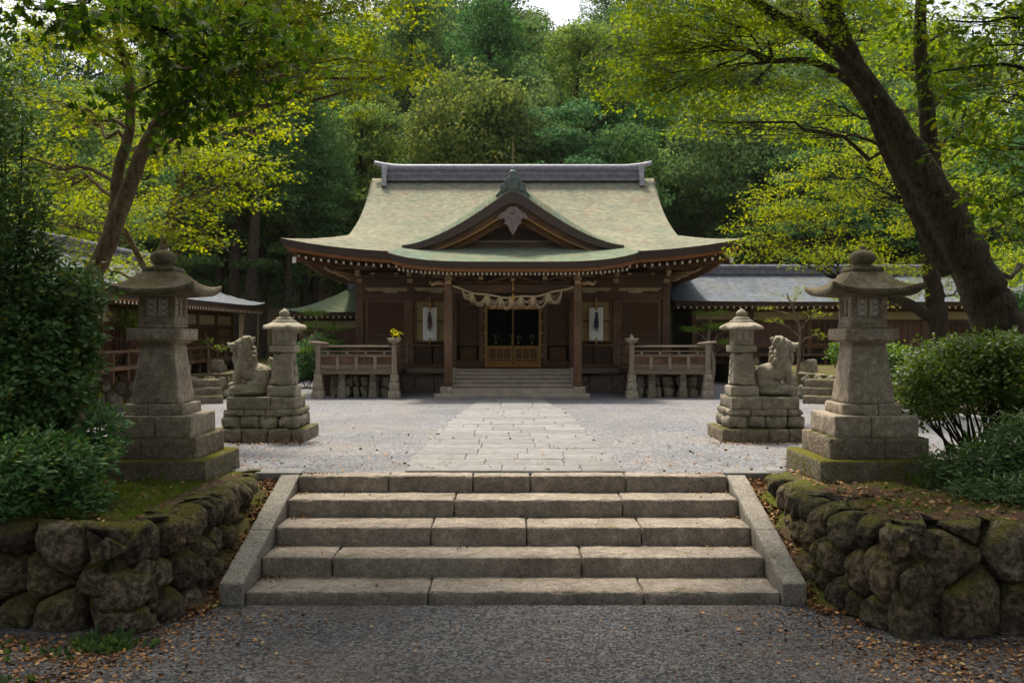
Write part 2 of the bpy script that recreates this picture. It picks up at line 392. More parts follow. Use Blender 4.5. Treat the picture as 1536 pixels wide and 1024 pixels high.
def hillz(X, Y):
    n = vnoise(np.stack([X, Y, X * 0], -1).reshape(-1, 3), .06, 8).reshape(X.shape)
    back = np.clip(Y - 43, 0, None) * .46; side = np.clip(np.abs(X) - 24, 0, None) * .4
    back = np.where(Y > 88, 45 * .46 + (Y - 88) * .05, back)
    return -.02 + np.minimum(np.maximum(back, side * (Y > 6)) + np.maximum(back, side) * 0, 26) + n * np.clip((back + side) * .2, 0, 1.5)
sheet('hillside', np.concatenate([np.linspace(-260, -64, 12), np.linspace(-60, 60, 61), np.linspace(64, 260, 12)]), np.concatenate([np.linspace(41, 110, 50), np.linspace(125, 400, 12)]), hillz, M['hill'])
sheet('far_ground', np.linspace(-400, 400, 5), np.linspace(-400, 400, 5), lambda X, Y: X * 0 - 1.3, M['hill'])
# terrace earth beds on both sides of the stair (top at z 0, vertical front)
def terrace(sg):
    xs = np.concatenate([np.linspace(3.22, 8, 50), np.linspace(8.3, 60, 40)]) ; ys = np.linspace(8.42, 13.2, 60)
    def zf(X, Y):
        P = np.stack([X * sg, Y, X * 0], -1).reshape(-1, 3)
        n = (vnoise(P, 1.2, 11) * .035 + vnoise(P, 5, 12) * .012).reshape(X.shape)
        m = np.clip((X - 3.3) * 1.2, 0, 1) * np.clip((12.4 - Y) / .8, 0, 1)
        return .012 + (n + .03) * m + np.clip((X - 6) * .05, 0, .3) * m - .09 * np.clip((Y - (12.1 + .3 * vnoise(P, 1.6, 77).reshape(X.shape) + np.clip(X - 5.2, 0, 1) * .9)) * 4, 0, 1)
    X, Y = np.meshgrid(xs, ys, indexing='ij')
    inner = np.interp(Y, [8.42, 9.5, 12.1, 12.3, 13.2], [3.50, 3.22, 3.26, 3.24, 3.22]); Xs = np.where(X < 4.2, inner + (X - 3.22) * (4.2 - inner) / (4.2 - 3.22), X)
    frontY = np.interp(Xs, [3.3, 7.5, 60], [8.68, 9.28, 16.9]) if sg < 0 else np.interp(Xs, [3.3, 7.6, 60], [8.54, 8.76, 11.2])
    Y = frontY + (Y - 8.42) * (np.maximum(13.2, frontY + 1.5) - frontY) / (13.2 - 8.42)
    Z = zf(Xs, Y) - .16 * np.clip(1 - (Y - frontY) / .16, 0, 1) - .14 * np.clip(1 - (Xs - inner) / .14, 0, 1) * (Y < 12.2)
    V = np.stack([Xs * sg, Y, Z], -1).reshape(-1, 3); q = np.arange(X.size).reshape(X.shape)
    F = np.stack([q[:-1, :-1], q[1:, :-1], q[1:, 1:], q[:-1, 1:]], -1).reshape(-1, 4)
    if sg < 0: F = F[:, ::-1]
    tag(link('terrace_ground', np_mesh('terrace_ground', V, F, True), None, M['earth']), kind='structure')
    # earth face behind the boulders, gap shade put into its near-black colour + slope beside the stair border
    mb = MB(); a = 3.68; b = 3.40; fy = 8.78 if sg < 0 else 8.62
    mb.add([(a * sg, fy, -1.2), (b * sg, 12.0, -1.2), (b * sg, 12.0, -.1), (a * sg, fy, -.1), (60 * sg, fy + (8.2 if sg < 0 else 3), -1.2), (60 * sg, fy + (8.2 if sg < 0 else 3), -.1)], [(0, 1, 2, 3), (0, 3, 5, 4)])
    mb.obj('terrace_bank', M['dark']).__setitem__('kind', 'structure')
    mb = MB(); n = 12
    V = []; 
    for i in range(n + 1):
        t = i / n; y = 9.0 + 3.0 * t; z = max(-.93, -.86 + .86 * ((y - 9.3) / 2.75)) if y > 9.3 else -.93 + .07 * (y - 9.0) / .3
        z = min(z, -.03); V += [(2.93 * sg, y, z - .06), (3.1 * sg, y, z - .02 + .02 * math.sin(i * 2.1)), (3.45 * sg, y, z + .02)]
    F = []
    for i in range(n):
        for j in range(2): F.append((i * 3 + j, i * 3 + j + 1, i * 3 + j + 4, i * 3 + j + 3))
    mb.add(V, F).obj('leafy_bank_ground', M['earth'], smooth=True).__setitem__('kind', 'structure')
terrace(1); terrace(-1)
# central paved path
nb = NB(); rs = random.Random(5); y = 12.02; row = 0
while y < 25.45:
    dy = rs.uniform(.44, .66); hw = float(np.interp(y, [12, 17.9, 20.9, 22.8, 25.4], [1.42, 1.30, 1.17, .98, .80])); x = -hw + rs.uniform(-.05, .05); first = True
    while x < hw - .15:
        wd = rs.choice([.7, .95, 1.15]) * rs.uniform(.9, 1.1) * hw / 1.42; x1 = x + wd
        if hw - x1 < .3: x1 = hw + rs.uniform(-.05, .05)
        t = rs.uniform(.0, .006)
        nb.add(rounded_box((x + .004, y + .004, -.1), (x1 - .004, y + dy - .004, .022 + t), r=.012, seg=.4, amp=.002, seed=row))
        x = x1
    y += dy; row += 1
tag(nb.obj('paved_path', M['paver']), kind='structure')
# a few flat kerb slabs beside the top of the stair (part of the path)
nb = NB()
for sg in (-1, 1):
    for (x0, x1, y0, y1) in ((2.72, 3.3, 11.9, 12.28), (3.32, 3.9, 12.05, 12.35)):
        nb.add(rounded_box((min(x0 * sg, x1 * sg), y0, -.12), (max(x0 * sg, x1 * sg), y1, .016), r=.015, seg=.15, seed=int(x0 * 9)))
tag(nb.obj('edge_paving', M['paver']), kind='structure')

# ---- stone stair ---------------------------------------------------------------
st = empty('stone_staircase', (0, 9.43, LOW), label='wide grey granite staircase of five worn steps leading up to the courtyard', cat='staircase')
SY = [9.43, 10.03, 10.6, 11.2, 11.74, 12.0]; SZ = [-.82, -.615, -.41, -.205, 0.0]
joints = [[642, 966], [498, 873], [646, 790, 963], [681, 934], [583, 709, 796, 939]]
Dk = [9.43, 10.03, 10.6, 11.2, 11.74]
for k in range(5):
    step = empty('step', (0, SY[k] - 9.43, 0)); step.parent = st
    xs = [-2.71] + [(j - CX) / FPX * Dk[k] for j in joints[k]] + [2.71]
    for i in range(len(xs) - 1):
        lo = (xs[i] + .006, -.004 * (i % 2), (SZ[k] - .205 if k else -1.1) - LOW - .05); hi = (xs[i + 1] - .006, SY[k + 1] - SY[k] + .03, SZ[k] - LOW + .003 * ((i + k) % 2))
        block('slab', lo, hi, M['step'], step, r=.022, seg=.045, amp=.006, nscale=5, seed=k * 7 + i)
for sg in (-1, 1):
    x0, x1 = sorted((sg * 2.71, sg * 2.95)); nb = NB()
    for (y0, y1) in ((9.36, 10.45), (10.455, 11.86)):
        V, F = rounded_box((x0, y0, 0), (x1, y1, .5), r=.016, seg=.05, amp=.004, seed=int(y0) + sg)
        zt = -.717 + (V[:, 1] - 9.36) * (.717 / 2.5); zb = zt - .5
        t = V[:, 2] / .5; V[:, 2] = np.where(t > .5, zt - (1 - t) * .5, np.maximum(zb, -1.15) + t * .3)
        V[:, 2] = np.maximum(V[:, 2], -1.15); V[:, 2] -= LOW; V[:, 1] -= 9.43; nb.add((V, F))
    nb.obj('border_slab', M['cheek'], st)

def clip(poly, nx, ny, c):
    out = []
    for i in range(len(poly)):
        p, q = poly[i], poly[(i + 1) % len(poly)]; dp = p[0] * nx + p[1] * ny - c; dq = q[0] * nx + q[1] * ny - c
        if dp <= 0: out.append(p)
        if (dp < 0) != (dq < 0): t = dp / (dp - dq); out.append((p[0] + (q[0] - p[0]) * t, p[1] + (q[1] - p[1]) * t))
    return out
def face_stone(poly, depth, skirt, seed, nb_=52, nr=13, rough=1.0):
    "fitted field stone from its outline in the wall plane: pillowed, faceted, chipped front and a deep body; returns (u, v, out) verts and quads"
    rg = np.random.RandomState(seed); P = np.array(poly)
    c = P.mean(0)
    for k_ in (.11, .22):
        Q = np.roll(P, -1, 0); P = np.stack([P * (1 - k_) + Q * k_, P * k_ + Q * (1 - k_)], 1).reshape(-1, 2)
    Q = np.vstack([P, P[:1]]); L = np.concatenate([[0], np.cumsum(np.linalg.norm(np.diff(Q, axis=0), axis=1))]); t = np.linspace(0, L[-1], nb_, endpoint=False)
    B = np.stack([np.interp(t, L, Q[:, 0]), np.interp(t, L, Q[:, 1])], 1); size = math.sqrt(max(1e-4, L[-1] / 4)) * .5
    V = []; S = np.concatenate([[0.0], np.linspace(.12, .8, nr - 5), [.88, .94, .98, 1.0]]); nr = len(S)
    fac = []
    for _ in range(6):
        a = rg.uniform(0, 2 * math.pi); fac.append((math.cos(a), math.sin(a), rg.uniform(.1, .75), rg.uniform(.3, 1.2)))
    w_ = np.ptp(B[:, 0]); h_ = np.ptp(B[:, 1]); m = min(w_, h_) / 2; tu, tv = rg.normal() * .10, rg.normal() * .08 + .05
    for s_ in S[::-1]:
        p = c + (B - c) * s_; x = (p - c) / m; d = depth * (1 - s_ ** 6) ** .55 * 1.1
        o = np.full(nb_, d)
        for (fx, fy, off, k) in fac: o -= np.maximum(x[:, 0] * fx + x[:, 1] * fy - off, 0) * k * depth * .8
        o += (x[:, 0] * tu + x[:, 1] * tv) * depth * .8 * (1 - s_ ** 4)
        q = np.stack([p[:, 0] + seed * 1.7, p[:, 1], p[:, 1] * 0 + seed * .37], 1)
        e_ = 1 - s_ ** 6 * .6
        o += (-np.abs(vnoise(q, 5, seed, 3)) * .030 + vnoise(q, 15, seed + 1, 2) * .013 + vnoise(q, 42, seed + 2, 2) * .004) * rough * e_
        wob = 1 + (vnoise(q, 9, seed + 4, 2) * .035)[:, None] * (s_ ** 2); p = c + (p - c) * wob
        V.append(np.stack([p[:, 0], p[:, 1], o], 1))
    top = V[0].copy(); mid = top.copy(); mid[:, 2] = -skirt * .45; mid[:, 2] += vnoise(mid, 7, seed, 2) * .02; back = top.copy(); back[:, 2] = -skirt; back[:, :2] = c + (back[:, :2] - c) * .92; back[:, 1] -= .07
    mid[:, 1] -= .012
    R_ = [back, mid] + V; V = np.concatenate(R_); n = len(R_); q = np.arange(n * nb_).reshape(n, nb_); qn = np.roll(q, -1, 1)
    F = np.stack([q[:-1], qn[:-1], qn[1:], q[1:]], -1).reshape(-1, 4); return V, F
def fitted_wall(name, label, segs, seed, mat, group=None, cat='stone wall', partname='boulder', depth=.10, skirt=.34, res=(52, 13), batter=.07):
    e = empty(name, segs[0][0] + (0,), label=label, cat=cat, group=group); o0 = np.array(segs[0][0] + (0,)); cnt = 0
    for si, (a, b, za, zb, ta, tb, cw, ch) in enumerate(segs):
        rg = random.Random(seed * 31 + si); A = np.array(a + (0,)); B = np.array(b + (0,)); L = np.linalg.norm(B - A); d = (B - A) / L; nrm = np.array([d[1], -d[0], 0])
        H0 = max(ta - za, tb - zb); rows = max(1, round(H0 / ch)); seeds = []
        for r in range(-1, rows + 1):
            u = -cw * rg.uniform(.2, .9)
            while u < L + cw: seeds.append((u + rg.uniform(-.2, .2) * cw, min(za, zb) + (r + .5 + rg.uniform(-.24, .24)) * (max(ta, tb) - min(za, zb)) / rows, rg.uniform(-.012, .012))); u += cw * rg.uniform(.75, 1.3)
        # wall outline half planes
        zt = lambda u: ta + (tb - ta) * u / L
        for i, (u, v, w0) in enumerate(seeds):
            poly = [(0, za - .02), (L, zb - .02), (L, tb + rg.uniform(-.02, .035)), (0, ta + rg.uniform(-.02, .035))]
            for j, (u2, v2, w2) in enumerate(seeds):
                if i == j or abs(u2 - u) > cw * 3.2: continue
                nx, ny = u2 - u, v2 - v; c = (u2 * u2 - u * u + v2 * v2 - v * v) / 2 + (w0 - w2); poly = clip(poly, nx, ny, c - .004 * math.hypot(nx, ny))
                if len(poly) < 3: break
            if len(poly) < 3: continue
            P = np.array(poly); ar = .5 * abs(np.dot(P[:, 0], np.roll(P[:, 1], -1)) - np.dot(P[:, 1], np.roll(P[:, 0], -1)))
            if ar < .006: continue
            V, F = face_stone(poly, depth * rg.uniform(.75, 1.35) * min(1, math.sqrt(ar) / .3), skirt, seed * 100 + cnt, *res)
            h = np.clip((V[:, 1] - min(za, zb)) / max(.1, H0), 0, 1)
            W = A + d * V[:, :1] + nrm * (V[:, 2:3] - .12 + batter * (1 - h)[:, None] + rg.uniform(-.015, .02)); W[:, 2] = V[:, 1]
            link(partname, np_mesh(partname, W - o0, F, True), e, mat); cnt += 1
    return e
# ---- boulder retaining walls -----------------------------------------------------
def boulder_wall(name, label, segs, seed, mat, group=None, cat='stone wall', partname='boulder', back=.22, sub=4, sizes=(.34, .62)):
    e = empty(name, segs[0][0] + (0,), label=label, cat=cat, group=group); rg = random.Random(seed); o0 = Vector(segs[0][0] + (0,))
    cnt = 0
    for (a, b, za, zb, ta, tb, rows) in segs:     # a->b at the base; z bottom at a,b; z top at a,b
        A = Vector(a + (0,)); B = Vector(b + (0,)); L = (B - A).length; dirv = (B - A) / L; nrm = Vector((dirv.y, -dirv.x, 0)); rot = math.atan2(dirv.y, dirv.x)
        u = -rg.uniform(0, .1)
        while u < L - .05:
            wd = rg.uniform(*sizes)
            if L - (u + wd) < .2: wd = max(L - u, .2) + .03
            t = min(max((u + wd / 2) / L, 0), 1); zl = za + (zb - za) * t; zt = ta + (tb - ta) * t; Hh = zt - zl
            if Hh < .08: u += wd; continue
            nr = max(1, min(rows, int(Hh / .30 + rg.uniform(0, .6)))); cuts = [0] + sorted((k + rg.uniform(-.22, .22)) / nr for k in range(1, nr)) + [1]
            for r in range(nr):
                z0 = zl + Hh * cuts[r]; z1 = zl + Hh * cuts[r + 1]; h = z1 - z0; sh = rg.uniform(-.09, .09) * (0 if r == nr - 1 else 1)
                bat = .05 * (1 - (cuts[r] + cuts[r + 1]) / 2)
                c = A + dirv * (u + wd / 2 + sh) - nrm * (.17 - bat - rg.uniform(0, .05))
                top = r == nr - 1
                hz = h / 2 * (1.16 if not top else 1.08); cz = (z0 + z1) / 2 - (.05 * h if top else 0)
                V, F = boulder((c.x - o0.x, c.y - o0.y, cz), (wd / 2 * rg.uniform(1.14, 1.28), (back + rg.uniform(-.02, .04)) * 1.1, hz), seed * 991 + cnt * 13, sub, rot + rg.uniform(-.12, .12), facets=7)
                link(partname, np_mesh(partname, V, F, True), e, mat); cnt += 1
            u += wd
        # small filler stones
        for k in range(int(L * (3 if rows > 1 else 0))):
            u = rg.uniform(.1, L - .1); t = u / L; zl = za + (zb - za) * t; zt = ta + (tb - ta) * t
            if zt - zl < .4: continue
            c = A + dirv * u - nrm * .10; s_ = rg.uniform(.05, .1)
            V, F = boulder((c.x - o0.x, c.y - o0.y, rg.choice([zl + .08, zl + (zt - zl) * .5, zl + (zt - zl) / 3])), (s_ * 1.2, .12, s_), seed * 77 + k, 3, rot)
            link('wedge_stone', np_mesh('wedge_stone', V, F, True), e, mat)
    return e
fitted_wall('boulder_wall', 'mossy boulder retaining wall left of the stairs, in front of the leafy shrub', [
    ((-7.4, 9.0), (-3.40, 8.40), -1.02, -1.0, .10, .03, .52, .43), ((-3.42, 8.36), (-3.10, 9.5), -1.0, -.96, .04, .04, .36, .33), ((-3.11, 9.45), (-3.18, 12.1), -.96, -.20, .04, .01, .35, .32)], 3, M['boulder'])
fitted_wall('boulder_wall', 'mossy boulder retaining wall right of the stairs, below the fallen leaves and hedge', [
    ((3.18, 12.1), (3.11, 9.45), -.20, -.96, .01, .04, .35, .32), ((3.10, 9.5), (3.46, 8.26), -.96, -1.0, .04, .06, .36, .33), ((3.44, 8.28), (7.6, 8.5), -1.0, -1.02, .06, .12, .54, .46)], 8, M['boulder'])
# ---- roofs ------------------------------------------------------------------------
def shingle(name, base, cols, rowh=.062, dark=.5):
    g = G(name); uv = g.obj(uv=True); gl = g.obj(glob=True)
    x = g.n('ShaderNodeSeparateXYZ'); g.l(uv, x.inputs[0])
    wob = g.noise(g.obj((1.2, 1.2, 1), uv=True), 1.5, 3)
    vv = g.math('ADD', g.math('DIVIDE', x.outputs[1], rowh), g.math('MULTIPLY', wob, .12))
    fr = g.math('FRACT', vv); row = g.math('FLOOR', vv)
    cb = g.n('ShaderNodeCombineXYZ'); g.l(g.math('ADD', g.math('DIVIDE', x.outputs[0], .14), g.math('MULTIPLY', g.math('FRACT', g.math('MULTIPLY', row, .618)), 1)), cb.inputs[0]); g.l(row, cb.inputs[1])
    fl = g.n('ShaderNodeVectorMath', operation='FLOOR'); g.l(cb.outputs[0], fl.inputs[0]); wn = g.n('ShaderNodeTexWhiteNoise', noise_dimensions='2D'); g.l(fl.outputs[0], wn.inputs['Vector'])
    n1 = g.noise(gl, .55, 6, .62, .4); n2 = g.noise(gl, 1.3, 6, .65); n3 = g.noise(g.obj((3, 3, .8), glob=True), 1.1, 5)
    c = g.mix(g.ramp(n1, [(.36, 0), (.64, 1)]), cols[0], cols[1]); c = g.mix(g.ramp(n2, [(.48, 0), (.66, .75)]), c, cols[2])
    c = g.mix(g.ramp(n3, [(.52, 0), (.7, .7)]), c, cols[3])
    c = g.mix(.35, c, g.ramp(wn.outputs[0], [(0, .22), (1, .78)]), 'OVERLAY')
    c = g.mix(g.math('MULTIPLY', g.ramp(fr, [(0, 1), (.22, 0)]), dark), c, tuple(k * .3 for k in cols[0]))
    return g.out(c, .95, g.bump(g.math('ADD', g.math('MULTIPLY', fr, -1), g.math('MULTIPLY', wn.outputs[0], .3)), .7, .02), .06)
M['roof'] = shingle('cypress_shingle', None, [(.172, .177, .128), (.24, .228, .155), (.22, .178, .132), (.16, .19, .148)], .09, dark=.9)
M['roof_gable'] = shingle('green_shingle', None, [(.125, .16, .115), (.18, .20, .125), (.17, .155, .105), (.13, .185, .15)], .075, dark=.9)
M['roof_green'] = shingle('mossy_shingle', None, [(.10, .14, .085), (.17, .20, .11), (.14, .15, .09), (.15, .20, .14)])
M['roof_blue'] = shingle('grey_copper_roofing', None, [(.10, .115, .13), (.145, .155, .17), (.125, .13, .115), (.12, .135, .145)], .12, .45)
g = G('layered_bark_edge'); gl = g.obj((.5, .5, 30), glob=True); n = g.noise(gl, 1.5, 4, .6)
M['edge'] = g.out(g.mix(n, (.030, .022, .020), (.12, .085, .07)), .9, g.bump(n, .6, .01), .2)

def grid_roof(name, xs, ys, zf, mat, parent, under=.0, uvf=None, flip=False):
    X, Y = np.meshgrid(xs, ys, indexing='ij'); Z = zf(X, Y)
    V = np.stack([X, Y, Z], -1).reshape(-1, 3); q = np.arange(X.size).reshape(X.shape)
    F = np.stack([q[:-1, :-1], q[1:, :-1], q[1:, 1:], q[:-1, 1:]], -1).reshape(-1, 4)
    if flip: F = F[:, ::-1]
    uv = uvf(X, Y, Z) if uvf else np.stack([X, Y], -1).reshape(-1, 2)
    return link(name, np_mesh(name, V, F, True, uv), parent, mat)
HX, HY0, HYC = 6.75, 27.0, 33.5; VERGE = 5.05
def Fz(a): return 4.12 + .36 * a + .0005 * a ** 4
def liftf(X, Y):
    u = np.abs(X) / HX; v = np.abs(Y - HYC) / (HYC - HY0); return .44 * np.clip(u, 0, 1.05) ** 3.4 * np.clip(v, 0, 1.05) ** 2.2
def slopeuv(A):  # arc length along F
    t = np.linspace(0, 7, 300); z = Fz(t); s = np.concatenate([[0], np.cumsum(np.hypot(np.diff(t), np.diff(z)))]); return np.interp(A, t, s)
def main_top(X, Y):
    a = (HYC - HY0) - np.abs(Y - HYC); b = HX - np.abs(X); side = np.abs(X) >= VERGE - 1e-6
    return np.where(side, Fz(np.minimum(a, b)), Fz(a)) + liftf(X, Y)
def uv_main(X, Y, Z):
    a = (HYC - HY0) - np.abs(Y - HYC); b = HX - np.abs(X); s = (np.abs(X) >= VERGE - 1e-6) & (b < a)
    return np.stack([np.where(s, Y, X), slopeuv(np.where(s, b, a))], -1).reshape(-1, 2)
hall = empty('shrine_hall', (0, 29, 0), label='large wooden shrine hall with sweeping greenish shingle roof behind the courtyard', cat='shrine hall')
def H(o): o.location = tuple(o.location[i] - (0, 29, 0)[i] for i in range(3)); o.parent = hall; return o
roof = empty('roof'); roof.parent = hall; roof.location = (0, -29, 0)
ys = np.unique(np.concatenate([np.linspace(HY0, 29.2, 24), np.linspace(29.2, HYC, 30), np.linspace(HYC, 40, 22)]))
e = .0005
grid_roof('shingle_slope', np.linspace(-VERGE + e, VERGE - e, 60), ys, main_top, M['roof'], roof, uvf=uv_main)
for sg in (-1, 1):
    xs = np.linspace(VERGE, HX, 22); xs = np.sort(xs * sg)
    grid_roof('hip_slope', xs, ys, main_top, M['roof'], roof, uvf=uv_main)
    # gable wall behind the verge and the verge roll
    yy = np.linspace(28.72, 38.28, 40); mb = MB(); V = []
    for y in yy: a = 6.5 - abs(y - HYC); V += [(sg * (VERGE - .25), y, 4.6), (sg * (VERGE - .25), y, Fz(a) - .06)]
    mb.add(V, [(2 * i, 2 * i + 2, 2 * i + 3, 2 * i + 1) for i in range(39)]); mb.obj('gable_wall', M['panel'], roof)
    mb = MB(); V = []
    for y in yy:
        a = 6.5 - abs(y - HYC); z = Fz(a); th = .26 * min(1, (a - 1.7) / 1.2 + .02)
        for (dx, dz) in ((0, 0.005), (.05, -.03), (.05, -.03 - th), (-.22, -.03 - th), (-.22, -.05)): V.append((sg * (VERGE - .02 + dx), y, z + dz))
    F = [(5 * i + j, 5 * i + 5 + j, 5 * i + 5 + (j + 1) % 5, 5 * i + (j + 1) % 5) for i in range(39) for j in range(5)]
    mb.add(V, F); mb.obj('bargeboard', M['edge'], roof)
# thick eave edge all round and soffit
def eave_ring(n=60):
    P = []
    for i in range(n): P.append((-HX + 2 * HX * i / n, HY0))
    for i in range(n): P.append((HX, HY0 + 13 * i / n))
    for i in range(n): P.append((HX - 2 * HX * i / n, 40))
    for i in range(n): P.append((-HX, 40 - 13 * i / n))
    return P
def ring(levels, name, mat, parent):
    P = eave_ring(); V = []; n = len(P)
    for (ins, dz, lf) in levels:
        for x, y in P:
            k = 1 - ins / HX; ky = 1 - ins / 6.5
            z = 4.12 + float(liftf(np.array(x), np.array(y))) * lf + dz; V.append((x * k, HYC + (y - HYC) * ky, z))
    F = [(l * n + i, l * n + (i + 1) % n, (l + 1) * n + (i + 1) % n, (l + 1) * n + i) for l in range(len(levels) - 1) for i in range(n)]
    return MB().add(V, F).obj(name, mat, parent)
ring([(0, .0, 1), (.0, -.02, 1), (.10, -.23, 1)], 'eave_edge', M['edge'], roof)
ring([(.10, -.232, 1), (.16, -.235, 1), (.20, -.33, 1), (.34, -.335, .98)], 'eave_board', M['soffit'], roof)
ring([(.30, -.30, .98), (.9, -.20, .8), (1.9, -.02, .2), (2.6, .0, 0)], 'soffit', M['soffit'], roof)
# rafters with pale tips, front and sides
mb = MB(); tp = MB()
def rafter(mb, tp, x, y, dx, dy, z0, z1, L, wd=.07, ht=.09):
    a = Vector((x, y, z0)); b = Vector((x + dx * L, y + dy * L, z1)); d = (b - a).normalized()
    rot = d.to_track_quat('Y', 'Z').to_matrix().to_4x4()
    mb.box((a + b) / 2, (wd, (b - a).length, ht), M=rot); tp.box(a - d * .006, (wd * .86, .014, ht * .86), M=rot)
for i in range(58):
    if i == 29: mb.obj('rafter_run', M['posty'], roof); tp.obj('rafter_tip_row', M['tip'], roof); mb = MB(); tp = MB()
    x = -6.3 + 12.6 * i / 57
    z = 4.12 + float(liftf(np.array(x), np.array(HY0))) * .95 - .40
    if abs(x) < 3.1: continue
    rafter(mb, tp, x, HY0 + .42, 0, 1, z, 4.0, 1.9)
for sg in (-1, 1):
    mb.obj('rafter_run', M['posty'], roof); tp.obj('rafter_tip_row', M['tip'], roof); mb = MB(); tp = MB()
    for i in range(56):
        y = 27.6 + 12.0 * i / 55; z = 4.12 + float(liftf(np.array(HX), np.array(y))) * .95 - .40
        rafter(mb, tp, sg * (HX - .42), y, -sg, 0, z, 4.0, 1.7)
mb.obj('rafter_run', M['posty'], roof); tp.obj('rafter_tip_row', M['tip'], roof)
for sx in (-1, 1):   # hip rafters with white end
    mb = MB(); mb.tube([(sx * 6.35, 27.4, 3.98), (sx * 5.6, 28.2, 3.90), (sx * 4.8, 29.0, 3.72)], [.09, .10, .10], 4); mb.obj('hip_rafter', M['posty'], roof)
    MB().box((sx * 6.40, 27.32, 3.94), (.13, .05, .17), rz=sx * R(45)).obj('hip_rafter_cap', M['tip'], roof)
# ridge
rd = empty('ridge'); rd.parent = roof
def ridge_z(x): return 7.39 + .10 * (abs(x) / 4.9) ** 6
mb = MB()
mb.span((-4.60, 33.18, 7.22), (4.60, 33.82, 7.30)); mb.span((-4.60, 33.24, 7.302), (4.60, 33.76, 7.60)); mb.obj('ridge_body', M['ridge'], rd)
mb = MB()
for (z0, z1, hw, hl) in ((7.40, 7.43, .285, 4.61), (7.60, 7.66, .31, 4.66), (7.662, 7.70, .26, 4.64)): mb.span((-hl, 33.5 - hw, z0), (hl, 33.5 + hw, z1))
mb.obj('ridge_band', M['ridge'], rd)
mb = MB(); xs = np.linspace(-4.98, 4.98, 61)
pts = [(x, 33.5, 7.75 + .16 * max(0, (abs(x) - 3.9) / 1.1) ** 2) for x in xs]; mb.tube(pts, [.10 - .03 * max(0, (abs(x) - 4.4)) for x in xs], 10); mb.obj('ridge_cap', M['ridge_light'], rd, smooth=True)
for sg in (-1, 1):
    mb = MB(); mb.span((sg * 4.46, 33.10, 7.56), (sg * 4.66, 33.9, 7.72)); mb.span((sg * 4.47, 33.08, 7.40), (sg * 4.65, 33.92, 7.557))
    mb.span((sg * 4.49, 32.98, 7.08), (sg * 4.64, 33.3, 7.395)); mb.span((sg * 4.48, 32.94, 7.0), (sg * 4.66, 33.2, 7.1)); mb.obj('ridge_end_ornament', M['ridge_light'], rd, bevel=.012)

# ---- front triangular gable -------------------------------------------------------
gb = empty('front_gable'); gb.parent = roof
GW = 3.16; GY = 26.55
def Pz(x): t = np.clip((np.sqrt(np.asarray(x) ** 2 + .05) - .06) / (GW - .05), 0, 1); return 4.30 + 1.66 * (1 - t) ** 1.55
def gtop(X, Y):
    t = np.clip((Y - GY) / .62, 0, 1); xx = np.abs(X) / GW
    roll = (1 - (1 - t) ** 2) * .30 * np.clip(1 - xx ** 2.2, 0, 1)
    return Pz(X) + roll
xs = np.linspace(-GW, GW, 97); ysg = np.concatenate([np.linspace(GY, GY + .62, 9), np.linspace(GY + .8, 32.6, 20)])
def gz(X, Y):
    return gtop(X, Y)
grid_roof('gable_slope', xs, ysg, gz, M['roof_gable'] if 'roof_gable' in M else M['roof'], gb, uvf=lambda X, Y, Z: np.stack([Y, slopeuv(np.abs(X) * 1.1)], -1).reshape(-1, 2))
def verge_strip(name, d0, d1, y0, y1, mat, trim=0, zoff=0):
    "thick board that follows the gable curve; d0,d1 = depth below the curve"
    xx = np.linspace(-GW + trim, GW - trim, 81); V = []
    for x in xx:
        z = float(Pz(x)); k = 1 - .55 * (abs(x) / GW) ** 1.5
        V += [(x, y0, z - d0 * k + zoff), (x, y0, z - d1 * k + zoff), (x, y1, z - d1 * k + zoff), (x, y1, z - d0 * k + zoff)]
    F = [(4 * i + j, 4 * i + 4 + j, 4 * i + 4 + (j + 1) % 4, 4 * i + (j + 1) % 4) for i in range(80) for j in range(4)]
    F += [(0, 1, 2, 3), (320, 321, 322, 323)]
    return MB().add(V, F).obj(name, mat, gb)
verge_strip('gable_edge', 0.004, .33, GY, GY + .55, M['edge'])
verge_strip('bargeboard', .332, .56, GY + .13, GY + .2, M['postx'], .12)
verge_strip('bargeboard_trim', .56, .60, GY + .10, GY + .2, M['gold'], .2)
verge_strip('inner_bargeboard', .60, .80, GY + .33, GY + .4, M['posty'], .55)
mb = MB(); poly = [(x, float(Pz(x)) - .3) for x in np.linspace(-2.6, 2.6, 41)] + [(2.6, 4.2), (-2.6, 4.2)]
mb.prism(poly, GY + .75, GY + .8); mb.obj('tympanum', M['panel'], gb)
MB().span((-1.75, GY + .62, 4.42), (1.75, GY + .72, 4.50)).obj('gable_beam', M['grey'], gb)
mb = MB(); mb.span((-1.9, GY + .60, 4.30), (1.9, GY + .735, 4.40)); mb.span((-.06, GY + .62, 4.5), (.06, GY + .7, 5.0)); mb.obj('gable_tie', M['postx'], gb)
mb = MB()   # curved struts left and right of the king post
for sg in (-1, 1):
    mb.tube([(sg * .15, GY + .66, 4.95), (sg * .55, GY + .66, 4.85), (sg * 1.0, GY + .66, 4.62), (sg * 1.4, GY + .66, 4.53)], [.05, .06, .05, .03], 6)
mb.obj('gable_strut', M['post'], gb)
